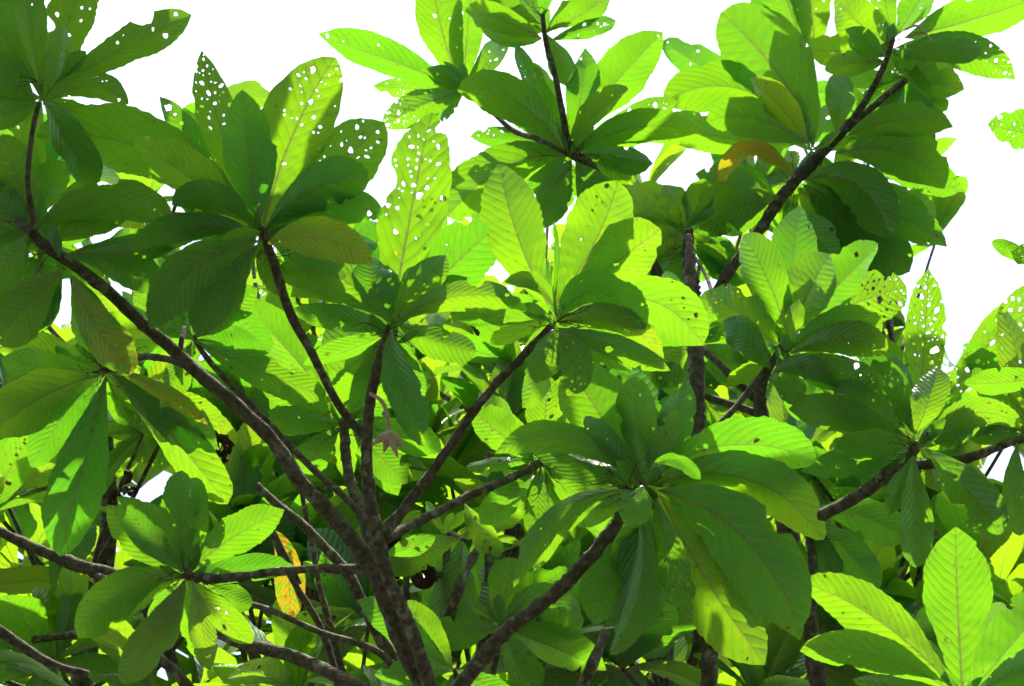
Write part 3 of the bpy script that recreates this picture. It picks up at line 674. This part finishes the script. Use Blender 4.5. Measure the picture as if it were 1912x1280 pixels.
rosette(b_d1, 5.1, [(1500, 960, 1690, 1010, 88, 'm', {'mid': (1600, 960), 'd': 5.0}), (1500, 958, 1640, 1100, 90, 'm', {}), (1498, 958, 1440, 870, 70, 'b', {}), (1505, 965, 1560, 1090, 70, 'b', {})], 47, (1505, 990, 8, 60))

# the bough that leans in from beyond the right edge
DK = 1.0
base5 = foot(2250, 1100, 5.4)
T5 = thing('broadleaf_tree', base5, 'tree beyond the right edge, only a few leaf tips reaching into the white sky', 'tree')
q = at(2150, 560, 5.4)
branch(T5, [(base5.x, base5.y, 0, 0.09), (base5.x - 0.05, base5.y, 2.4, 0.06), (q.x, q.y, q.z, 0.02)], name='trunk', world=True, step=0.08)
b_e1 = branch(T5, [(2160, 580, 5.4, 26), (2080, 400, 5.4, 18), (1990, 265, 5.4, 10)])
b_e2 = branch(T5, [(2160, 580, 5.4, 24), (2060, 530, 5.35, 14), (1975, 495, 5.3, 10)])
rosette(b_e1, 5.4, [(1985, 265, 1846, 232, 92, 'b', {'holes': 15, 'roll': 0}), (1990, 262, 2060, 120, 90, 'm', {}), (1992, 268, 2120, 300, 90, 'm', {}), (1988, 262, 1960, 110, 80, 'm', {})], 51)
rosette(b_e2, 5.3, [(1975, 490, 1852, 450, 40, 'd', {'fold': 0.6}), (1975, 500, 1890, 470, 60, 'd', {'holes': 8}), (1980, 495, 2090, 420, 90, 'm', {}), (1978, 498, 2060, 610, 90, 'm', {})], 52)

# ================================================================== sapling at the bottom right
base4 = foot(1800, 1420, 3.9)
T4 = thing('sapling', base4, 'young shoot in the bottom right corner with four glowing yellow-green leaves', 'sapling')
q = at(1795, 1300, 4.0)
b4 = branch(T4, [(base4.x, base4.y, 0, 0.024), (base4.x, base4.y, 1.6, 0.018), (q.x, q.y, q.z, 0.009)], name='stem', world=True, step=0.05)
rosette(b4, 4.0, [
 (1800, 1295, 1700, 1180, 60, 'm', {'d': 4.3}), (1810, 1295, 1990, 1080, 130, 'b', {'holes': 0, 'roll': 0}), (1785, 1295, 1500, 1212, 82, 'b', {'roll': 0, 'mid': (1640, 1225), 'holes': 0}), (1785, 1290, 1495, 1083, 128, 'b', {'roll': 0, 'mid': (1650, 1165), 'holes': 2}),
 (1797, 1290, 1784, 990, 142, 'b', {'roll': 0, 'holes': 1, 'fold': 0.1}), (1810, 1300, 1990, 1230, 90, 'm', {})], 48)

# ------------------------------------------------------------------ what fills the picture behind: hubs on further trees
SKY = [
 [(195, 140), (250, 110), (340, 90), (365, 20), (330, -90), (790, -90), (775, 40), (800, 120), (710, 180), (650, 120), (560, 150), (500, 165), (440, 130), (370, 100), (350, 190), (290, 175), (240, 215), (195, 150)],
 [(610, 290), (700, 250), (745, 240), (740, 350), (715, 400), (640, 310)],
 [(830, 225), (980, 235), (920, 300), (850, 330)],
 [(900, 70), (1000, 80), (1040, 170), (900, 170)],
 [(1110, 40), (1240, -60), (1340, -60), (1340, 30), (1240, 60), (1240, 180), (1120, 190)],
 [(1795, 110), (2200, 60), (2200, 660), (1912, 700), (1800, 760), (1760, 640), (1670, 590), (1650, 530), (1720, 480), (1775, 440), (1800, 360)],
 [(855, 465), (975, 455), (985, 525), (860, 540)],
 [(215, 885), (315, 890), (300, 950), (215, 945)], [(10, 1025), (110, 1035), (80, 1080), (0, 1075)], [(170, 1040), (235, 1030), (240, 1075), (160, 1070)],
 [(270, 1215), (330, 1215), (325, 1300), (270, 1300)], [(120, 1220), (165, 1200), (165, 1260), (125, 1270)], [(1800, 800), (1912, 850), (1912, 910), (1840, 900)], [(400, 1210), (440, 1190), (440, 1240), (400, 1240)],
 [(1860, 1000), (1912, 980), (1912, 1070), (1870, 1060)],
 [(-90, -90), (190, -90), (190, 130), (-90, 130)],
]
def in_sky(px, py):
    return any(in_poly(px, py, s) for s in SKY) or py < -60
def blocks(p, rad, rays):
    if not len(rays): return False
    d = np.array(p)[None, :] - rays
    S = np.array(SUN)
    t = d @ S
    dist = np.linalg.norm(d - t[:, None] * S[None, :], axis=1)
    return bool(((dist < rad) & (t > 0.05)).any())
BR = np.array([tuple(p) for p in BRIGHT])
def leaf_blocks(hub, dr, L):
    return any(blocks(hub + dr * (L * f), L * 0.24, BR) for f in (0.3, 0.6, 0.9))

# the older leaves under each near whorl, filling it out
DK = 1.0
for br, D, hx, hy, seed, n in WHORLS:
    if n < 5: continue
    r = random.Random(seed + 900)
    for k in range(11):
        a = r.uniform(0, 6.2832); L = r.uniform(110, 215) * 4.3 / D
        tx, ty = hx + L * math.cos(a), hy + L * math.sin(a) * 0.9
        d = D + r.uniform(0.06, 0.30); dz = r.uniform(0.0, 0.6)
        P0 = at(hx, hy, d); P2 = at(tx, ty, d + dz * L * d / FPX)
        if any(in_sky(hx + (tx - hx) * f, hy + (ty - hy) * f) for f in (0.5, 0.8, 1.05)): continue
        if leaf_blocks(P0, (P2 - P0).normalized(), (P2 - P0).length): continue
        add_leaf(br, (hx, hy, tx, ty, L * r.uniform(0.3, 0.42), 'n', {'d': d, 'dz': dz, 'roll': r.uniform(-45, 45)}), d, r, 0, 0)

# pool of leaf shapes shared by the trees behind
POOL = []
for i in range(16):
    r = random.Random(500 + i)
    droop = r.uniform(-0.10, 0.06)
    POOL.append(leaf_mesh('leaf', Vector((0, 0, 0)), Vector((r.uniform(-0.05, 0.05), 0.5, droop + 0.09)), Vector((0, 1, droop * 2)), r.uniform(0.32, 0.43), Vector((0, 0, -1)), r,
                          fold=r.uniform(0.1, 0.55), wave=r.uniform(0.01, 0.05), twist=r.uniform(-0.9, 0.9), curl=r.uniform(0, 0.14), holes=0, bites=r.choice((0, 1, 2, 3)), dense=0.9))
# leaves with holes: the plan is in metres, so cut them at leaf size and scale up
for i in range(6):
    r = random.Random(700 + i)
    me = leaf_mesh('leaf', Vector((0, 0, 0)), Vector((r.uniform(-0.015, 0.015), 0.15, 0.03)), Vector((0, 0.3, -0.01)), r.uniform(0.11, 0.135), Vector((0, 0, -1)), r,
                   fold=r.uniform(0.05, 0.35), wave=0.025, twist=r.uniform(-0.4, 0.4), holes=r.choice((3, 8, 16, 24)), bites=r.choice((1, 2, 3)), dense=0.8)
    me.transform(Matrix.Scale(1 / 0.3, 4)); POOL.append(me)

def basis(y, z):
    y = y.normalized(); z = (z - y * z.dot(y)).normalized(); x = y.cross(z)
    return Matrix((x, y, z)).transposed()

def fill_rosette(tree, hub, trunk_pt, r, n, lmin=0.24, lmax=0.36, thick=0.0055, check=True):
    """A twig with a whorl of leaves, on a tree further back."""
    axis = (Vector((r.gauss(0, 0.35), r.gauss(-0.05, 0.35), 1.0))).normalized()
    todo = []
    a0 = r.uniform(0, 6.28)
    X = axis.orthogonal().normalized(); Y = axis.cross(X)
    for i in range(n):
        az = a0 + i * 2.39996
        el = math.radians(r.uniform(-15, 60) if i > 3 else r.uniform(30, 75))
        dr = (X * math.cos(az) + Y * math.sin(az)) * math.cos(el) + axis * math.sin(el)
        L = r.uniform(lmin, lmax)
        c = hub + dr * L * 0.6; t = hub + dr * L
        if check:
            bad = False
            for p in (hub + dr * L * 0.4, c, hub + dr * L * 0.8, t):
                x, y, d = to_px(p)
                if in_sky(x, y) or d < 4.75 or (x > 860 and y < 430 and d < 7.3): bad = True; break
            if bad or leaf_blocks(hub, dr, L): continue
        todo.append((dr, L, axis, r.randrange(len(POOL)) if r.random() < 0.5 else r.randrange(16)))
    if len(todo) < 2: return 0
    low = trunk_pt
    mid = (hub + low) * 0.5 + Vector((r.gauss(0, 0.06), r.gauss(0, 0.06), -0.10 * (hub - low).length))
    br = branch(tree, [(low.x, low.y, low.z, thick * 2.0), (mid.x, mid.y, mid.z, thick * 1.5), (hub.x, hub.y, hub.z, thick)], world=True, sides=7, step=0.045, spike=0.3)
    for dr, L, ax, k in todo:
        ob = bpy.data.objects.new('leaf', POOL[k])
        link(ob, br, hub)
        z = (ax + Vector((r.gauss(0, 0.25), r.gauss(0, 0.25), r.gauss(0, 0.25))))
        ob.rotation_euler = basis(dr, z).to_euler()
        ob.scale = (L * r.uniform(0.9, 1.15), L, L)
        kk = r.uniform(0.9, 1.08)
        ob.color = (kk * r.choice((0.85, 0.95, 1.0, 1.12, 1.3)), kk, kk, 1.0 - max(0.0, r.gauss(-0.12, 0.16)))
    return len(todo)

BACK = [
 ('leafy tree behind the near branches at far left, its whorls partly in shade', 150, 6.4, -120, 400),
 ('leafy tree behind the low fork at lower left of centre', 560, 6.8, 400, 720),
 ('sunlit leafy tree behind the middle of the picture, beyond the hanging seed pod', 900, 6.6, 720, 1060),
 ('leafy tree standing behind the tall dark-barked tree, right of centre', 1240, 7.0, 1060, 1420),
 ('leafy tree behind the sloping bough at right', 1640, 6.8, 1420, 1980)]
trees_back = []
for lab, px, d, x0, x1 in BACK:
    b = foot(px, 1500, d)
    t = thing('broadleaf_tree', b, lab, 'tree', 'trees standing behind the near ones')
    top = at(px + 40, 700, d + 0.2)
    lean = at(px, 1300, d)
    trk = [(b.x, b.y, 0, 0.085), (b.x, b.y, 2.5, 0.06), (lean.x, lean.y, lean.z, 0.040), ((lean.x + top.x) / 2 + 0.06, (lean.y + top.y) / 2, (lean.z + top.z) / 2, 0.03), (top.x, top.y, top.z, 0.016)]
    branch(t, trk, name='trunk', world=True, sides=9, step=0.06)
    trees_back.append((t, px, d, x0, x1, lean, top, [0]))
rr = random.Random(91)
hubs = []
for gy in range(8):
    for gx in range(14):
        if gy in (5, 7) and gx < 5 and gx % 2: continue
        px = -100 + gx * 155 + rr.uniform(-60, 60) + (gy % 2) * 75; py = 190 + gy * 155 + rr.uniform(-55, 55)
        hubs.append((px, py))
for _ in range(34):
    hubs.append((rr.uniform(-60, 1900), rr.uniform(560, 1260)))
for px, py in hubs:
    if in_sky(px, py) or (py < 420 and any(in_sky(px + 60 * math.cos(a_), py + 60 * math.sin(a_)) for a_ in (0, 1.05, 2.1, 3.14, 4.2, 5.2))): continue
    for k, (t, tx, td, x0, x1, lean, top, cnt) in enumerate(trees_back):
        if x0 <= px < x1:
            if cnt[0] > 285: break
            # the crowns step back as they rise, like the edge of a clearing
            d = 5.1 + 2.7 * (1270 - py) / 950 + rr.uniform(-0.3, 0.3) + (0.5 if px > 1250 else 0)
            if px > 850 and py < 560: d = max(d, rr.uniform(7.7, 9.0))
            hub = at(px, py, d)
            s = min(1.0, max(0.0, (hub.z - 0.35 - lean.z) / (top.z - lean.z)))
            low = lean.lerp(top, s)
            cnt[0] += fill_rosette(t, hub, low, rr, rr.choice((8, 9, 10, 11)))
            break

# ------------------------------------------------------------------ bare limbs crossing the lower left
TL = trees_back[0][0]
for pts, sp in [
 ([(330, 1250, 5.4, 25), (240, 1095, 5.3, 25), (150, 1060, 5.3, 25), (60, 1022, 5.3, 20), (-60, 960, 5.3, 18)], 0.2),
 ([(680, 1290, 4.6, 28), (560, 1235, 4.7, 26), (440, 1190, 4.8, 25), (330, 1140, 4.9, 21), (180, 1080, 5.0, 21)], 0.15),
 ([(165, 1258, 4.5, 13), (100, 1240, 4.5, 15), (30, 1200, 4.5, 20), (-40, 1150, 4.5, 21)], 0.4),
 ([(360, 1300, 5.2, 21), (310, 1235, 5.2, 20), (200, 1180, 5.3, 16), (60, 1195, 5.4, 13)], 0.2)]:
    branch(TL, pts, spike=sp, rough=0.1)
TM = trees_back[1][0]
for pts, sp in [
 ([(740, 1240, 4.7, 25), (690, 1150, 4.7, 23), (640, 1060, 4.7, 20), (560, 975, 4.75, 16), (480, 905, 4.8, 14)], 0.3),
 ([(745, 1250, 4.6, 16), (700, 1212, 4.6, 14), (600, 1182, 4.65, 12), (520, 1145, 4.7, 11), (450, 1122, 4.75, 11)], 0.3),
 ([(640, 1300, 4.75, 16), (600, 1180, 4.75, 13), (550, 1090, 4.75, 13), (505, 995, 4.75, 14)], 0.3),
 ([(500, 1300, 5.0, 25), (465, 1200, 5.0, 22), (435, 1090, 5.05, 18), (420, 1000, 5.1, 12)], 0.3),
 ([(660, 1300, 4.9, 15), (625, 1200, 4.9, 13), (590, 1060, 4.95, 11), (560, 900, 5.0, 8)], 0.3)]:
    branch(TM, pts, spike=sp, rough=0.1)
b_y = branch(TM, [(560, 1090, 4.72, 10), (530, 1030, 4.7, 9), (508, 985, 4.7, 7)])
rosette(b_y, 4.72, [(505, 985, 540, 1155, 68, 'b', {'tint': 'o', 'holes': 0, 'roll': 0, 'mid': (535, 1050), 'd': 4.82, 'label': 'hanging orange-yellow leaf'})], 61)
TC = trees_back[2][0]
for pts, sp in [
 ([(820, 1190, 4.7, 26), (850, 1110, 4.7, 22), (870, 1060, 4.75, 18), (895, 1020, 4.8, 14)], 0.4),
 ([(838, 1150, 4.72, 17), (836, 1060, 4.75, 15), (838, 990, 4.8, 12)], 0.3),
 ([(910, 1090, 5.0, 17), (912, 1020, 5.0, 16), (905, 940, 5.1, 12)], 0.3),
 ([(1075, 1300, 4.5, 24), (1105, 1240, 4.5, 22), (1130, 1180, 4.55, 16)], 0.4),
 ([(800, 1300, 5.2, 22), (760, 1120, 5.2, 14), (765, 1000, 5.2, 10)], 0.2)]:
    b_last = branch(TC, pts, spike=sp, rough=0.1)
b_lo = branch(TC, [(830, 1330, 4.3, 14), (850, 1280, 4.3, 11), (848, 1248, 4.3, 8)])
rosette(b_lo, 4.3, [(846, 1248, 670, 1120, 88, 'b', {'roll': 0, 'holes': 2, 'mid': (750, 1165)}), (846, 1250, 760, 1120, 74, 'b', {'roll': 0}), (850, 1250, 700, 1260, 60, 'm', {}), (850, 1250, 960, 1330, 80, 'm', {})], 62)
b_mid = branch(TC, [(905, 1300, 4.6, 14), (925, 1230, 4.6, 11), (935, 1165, 4.6, 9)])
rosette(b_mid, 4.6, [(932, 1165, 960, 1042, 100, 'b', {'roll': 0, 'holes': 0}), (936, 1165, 1080, 1180, 90, 'm', {'mid': (1010, 1120)}), (936, 1168, 1130, 1250, 90, 'm', {}), (930, 1168, 800, 1190, 80, 'm', {}), (934, 1160, 1060, 1060, 80, 'm', {'d': 4.75}), (934, 1170, 1000, 1290, 80, 'm', {})], 63)
b_dk = branch(TC, [(838, 990, 4.8, 10), (850, 1000, 4.75, 9), (868, 1010, 4.7, 8)])
rosette(b_dk, 4.7, [(866, 1010, 840, 1195, 116, 'd', {'holes': 0}), (868, 1008, 980, 940, 60, 'd', {}), (862, 1005, 720, 1070, 80, 'd', {}), (868, 940, 932, 1038, 58, 'b', {'top': True, 'roll': 10, 'holes': 6, 'bites': 4, 'tint': 'p', 'label': 'pale torn leaf catching the sun'}), (720, 1035, 812, 1003, 46, 'm', {'d': 4.5})], 64)

# ------------------------------------------------------------------ far foliage that reads as one mass
def simple_leaf():
    vs, uv, fs = [], [], []
    rows = [(0.0, 0.012), (0.2, 0.28), (0.42, 0.72), (0.64, 1.0), (0.84, 0.82), (1.0, 0.06)]
    for v, h in rows:
        for s in (-1, 0, 1):
            vs.append((s * h * 0.21, v, abs(s) * h * 0.05 + 0.08 * math.sin(v * 3.0)))
            uv.append((s * h * 0.5 + 0.5, v))
    for i in range(len(rows) - 1):
        for k in (0, 1):
            a = i * 3 + k
            fs.append((a, a + 1, a + 4, a + 3))
    return np.array(vs), np.array(uv), np.array(fs)
SV, SU, SF = simple_leaf()
def mass(name, placed, parent, origin, mat, label=None, cat=None):
    n = len(placed)
    V = np.empty((n, len(SV), 3)); U = np.tile(SU, (n, 1, 1)); Fc = np.empty((n, len(SF), 4), dtype=np.int64)
    for i, (p, B, L) in enumerate(placed):
        V[i] = (SV * L) @ np.array(B).T + np.array(p - origin)
        Fc[i] = SF + i * len(SV)
    me = bpy.data.meshes.new(name)
    fl = Fc.reshape(-1, 4)
    me.vertices.add(n * len(SV)); me.vertices.foreach_set('co', V.astype(np.float32).ravel())
    me.loops.add(fl.size); me.loops.foreach_set('vertex_index', fl.astype(np.int32).ravel())
    me.polygons.add(len(fl)); me.polygons.foreach_set('loop_start', np.arange(0, fl.size, 4, dtype=np.int32))
    me.polygons.foreach_set('use_smooth', np.ones(len(fl), dtype=bool))
    uu = np.abs(U.reshape(-1, 2)[:, 0] * 2 - 1); vv = U.reshape(-1, 2)[:, 1]
    me.attributes.new('vein_phase', 'FLOAT', 'POINT').data.foreach_set('value', ((vv - 0.17 * uu - 0.09 * uu ** 2) * 14).astype(np.float32))
    ul = me.uv_layers.new(name='UVMap')
    ul.data.foreach_set('uv', U.reshape(-1, 2)[fl.ravel()].astype(np.float32).ravel())
    me.update(); me.validate()
    me.materials.append(mat)
    ob = bpy.data.objects.new(name, me)
    ob['kind'] = 'stuff'
    if label: ob['label'] = label
    if cat: ob['category'] = cat
    return link(ob, parent, origin)

rf = random.Random(5)
FAR_SKY = SKY[:12] + [[(228, 897), (300, 900), (290, 935), (228, 935)], [(1830, 830), (1912, 850), (1912, 900), (1850, 890)]]
far = []
def top_line(px):                        # the far crowns end below this line
    return 520 + 60 * math.sin(px * 0.006) + (190 if px > 1500 else 0) + (60 if px < 450 else 0)
tries = 0
while len(far) < 6500 and tries < 60000:
    tries += 1
    px = rf.uniform(-350, 2260); py = rf.uniform(470, 1560); d = 7.6 + 4.6 * (1280 - py) / 800 + rf.uniform(-0.6, 0.9)
    if py < top_line(px) + rf.gauss(0, 30): continue
    hub = at(px, py, d)
    axis = Vector((rf.gauss(0, 0.4), rf.gauss(0, 0.4), 1)).normalized()
    X = axis.orthogonal().normalized(); Y = axis.cross(X); a0 = rf.uniform(0, 6.28)
    for i in range(rf.choice((6, 8, 9))):
        az = a0 + i * 2.39996; el = math.radians(rf.uniform(-20, 60))
        dr = (X * math.cos(az) + Y * math.sin(az)) * math.cos(el) + axis * math.sin(el)
        L = rf.uniform(0.26, 0.38)
        ok = True
        for f in (0.5, 1.0):
            x, y, _ = to_px(hub + dr * L * f)
            if any(in_poly(x, y, k_) for k_ in FAR_SKY): ok = False
        if ok and not leaf_blocks(hub, dr, L): far.append((hub, basis(dr, axis), L))
o0 = at(956, 1200, 10.5); o0.z = 0
mass('far_foliage', far, None, o0, M_FAR, 'mass of sunlit yellow-green foliage far behind all the branches', 'foliage')

# ------------------------------------------------------------------ the wood goes on behind and beside the viewer
wood = []
rw = random.Random(23)
while len(wood) < 11000:
    az = math.radians(rw.uniform(62, 298)); el = math.radians(rw.uniform(4, 72)); ds = rw.uniform(5.5, 12.0)
    p = CAM + Vector((math.sin(az) * math.cos(el), math.cos(az) * math.cos(el), math.sin(el))) * ds
    a = rw.uniform(0, 6.28)
    dr = Vector((math.cos(a), math.sin(a), rw.uniform(-0.5, 0.4))).normalized()
    wood.append((p, basis(dr, Vector((rw.gauss(0, 0.4), rw.gauss(0, 0.4), 1))), rw.uniform(0.45, 0.62)))
mass('wood_foliage', wood, None, Vector((0, -8, 0)), M_FAR, 'dense foliage of the wood closing in behind the viewer', 'foliage')

# ------------------------------------------------------------------ unseen leaves added above the frame, on sun rays of leaves meant dark
shade_leaves = []
rs = random.Random(17)
BR = np.array([tuple(p) for p in BRIGHT])
for p in SHADE:
    t = 0.9
    while t < 9.0:
        c = p + SUN * t
        x, y, d = to_px(c)
        if y < -170 - rs.uniform(0, 160) or x < -260 or x > 2180: break
        t += 0.12
    if t >= 9.0: continue
    for _ in range(4):
        c2 = c + Vector((rs.gauss(0, 0.05), rs.gauss(0, 0.05), rs.gauss(0, 0.08)))
        a = rs.uniform(0, 6.28)
        dr = Vector((math.cos(a), math.sin(a), rs.uniform(-0.3, 0.3))).normalized()
        L = rs.uniform(0.32, 0.42)
        if leaf_blocks(c2 - dr * L * 0.6, dr, L): continue
        shade_leaves.append((c2 - dr * L * 0.6, basis(dr, Vector((rs.gauss(0, 0.25), rs.gauss(0.2, 0.25), 1))), L))
mass('added_shade_leaves', shade_leaves, T1, at(100, -400, 5.5), M_FAR, None)
k = at(60, -420, 5.6)
branch(T1, [(62, 432, 4.03, 18), (-160, 250, 4.5, 22), (-120, -100, 5.0, 22), (60, -420, 5.6, 18), (500, -620, 6.6, 12), (1100, -760, 7.6, 8)])  # unseen bough added to carry the shading leaves

# ------------------------------------------------------------------ seed pods and dead leaf clumps
def pod(px, py, d, size, stalk, label, lobes, parent, seed):
    r = random.Random(seed)
    org = at(px, py, d)
    root = bpy.data.objects.new('seed_pod', None); root.empty_display_size = 0.05
    link(root, None, org); root['label'] = label; root['category'] = 'seed pod'
    for ang, ln, tilt in lobes:
        bm = bmesh.new()
        bmesh.ops.create_icosphere(bm, subdivisions=3, radius=1.0)
        s = size * d / FPX
        dirv = (R_ * math.sin(ang) - U_ * math.cos(ang) + F_ * tilt).normalized()
        B = basis(dirv, -F_)
        for v in bm.verts:
            y = v.co.y
            w = (1 - 0.35 * y) * (1 - 0.55 * max(0, y) ** 2)
            c = Vector((v.co.x * 0.155 * w, (y + 0.9) * 0.5 * ln, v.co.z * 0.13 * w))
            c.x *= 1 - 0.25 * max(0, 1 - abs(v.co.x) * 3.5) * (1 if v.co.z > 0 else 0)
            c += Vector((1, 0, 1)) * 0.015 * noise.noise(v.co * 3 + Vector((seed, 0, 0)))
            v.co = B @ (c * s)
        me = bpy.data.meshes.new('valve'); bm.to_mesh(me); bm.free()
        me.materials.append(M_POD)
        me.polygons.foreach_set('use_smooth', np.ones(len(me.polygons), dtype=bool))
        link(bpy.data.objects.new('valve', me), root, org)
    P = [at(*s) for s in stalk]
    v, f = [], []
    tube(v, f, catmull(P, [0.0042] * (len(P) - 1) + [0.005], 0.008), sides=7, rough=0.1, org=org)
    link(bpy.data.objects.new('stalk', mesh_from('stalk', v, f, [M_POD])), root, org)
pod(728, 806, 3.88, 47, [(692, 735, 3.98), (712, 748, 3.95), (722, 770, 3.94), (726, 808, 3.93)], 'dry pinkish-brown seed pod hanging split beside the centre branch', [(-0.95, 1.0, -0.3), (-0.3, 1.0, 0.3), (0.75, 0.95, -0.2), (0.3, 1.15, -0.1)], None, 3)
pod(1738, 74, 6.98, 27, [(1690, 55, 7.03), (1715, 48, 7.0), (1738, 76, 6.98)], 'small dark dry seed pod at the top right twig end', [(-0.25, 1.0, -0.1), (0.3, 0.95, 0.1)], None, 4)

def clump(px, py, d, size, seed, label):
    r = random.Random(seed)
    org = at(px, py, d)
    root = bpy.data.objects.new('dead_leaf_clump', None); root.empty_display_size = 0.05
    link(root, None, org); root['label'] = label; root['category'] = 'dead leaves'
    for i in range(7):
        L = size * d / FPX * r.uniform(0.5, 0.9)
        dr = Vector((r.gauss(0, 0.6), r.gauss(0, 0.6), -0.5 + r.gauss(0, 0.6))).normalized()
        c1 = org + Vector((r.gauss(0, 0.2), r.gauss(0, 0.2), r.gauss(0, 0.2))) * L
        me = leaf_mesh('dead_leaf', c1, c1 + dr * L * 0.5 + Vector((r.gauss(0, 0.2), r.gauss(0, 0.2), r.gauss(0, 0.2))) * L, c1 + dr * L, L * 0.6, (CAM - org).normalized(), r, fold=0.9, wave=0.12, twist=1.5, bites=4, dense=0.6)
        me.materials.clear(); me.materials.append(M_DEAD)
        link(bpy.data.objects.new('dead_leaf', me), root, c1)
clump(768, 1042, 4.78, 90, 5, 'black shrivelled leaf clump hanging right of the main fork')
clump(228, 915, 5.2, 44, 6, 'small black shrivelled leaf clump against the white gap at left')
clump(415, 835, 4.6, 55, 8, 'small dark shrivelled leaf clump behind the left branch')
print('leaves', sum(o.name.startswith('leaf') for o in bpy.data.objects), 'far', len(far), 'shade_leaves', len(shade_leaves), 'tris', sum(len(o.data.polygons) for o in bpy.data.objects if o.type == 'MESH'))
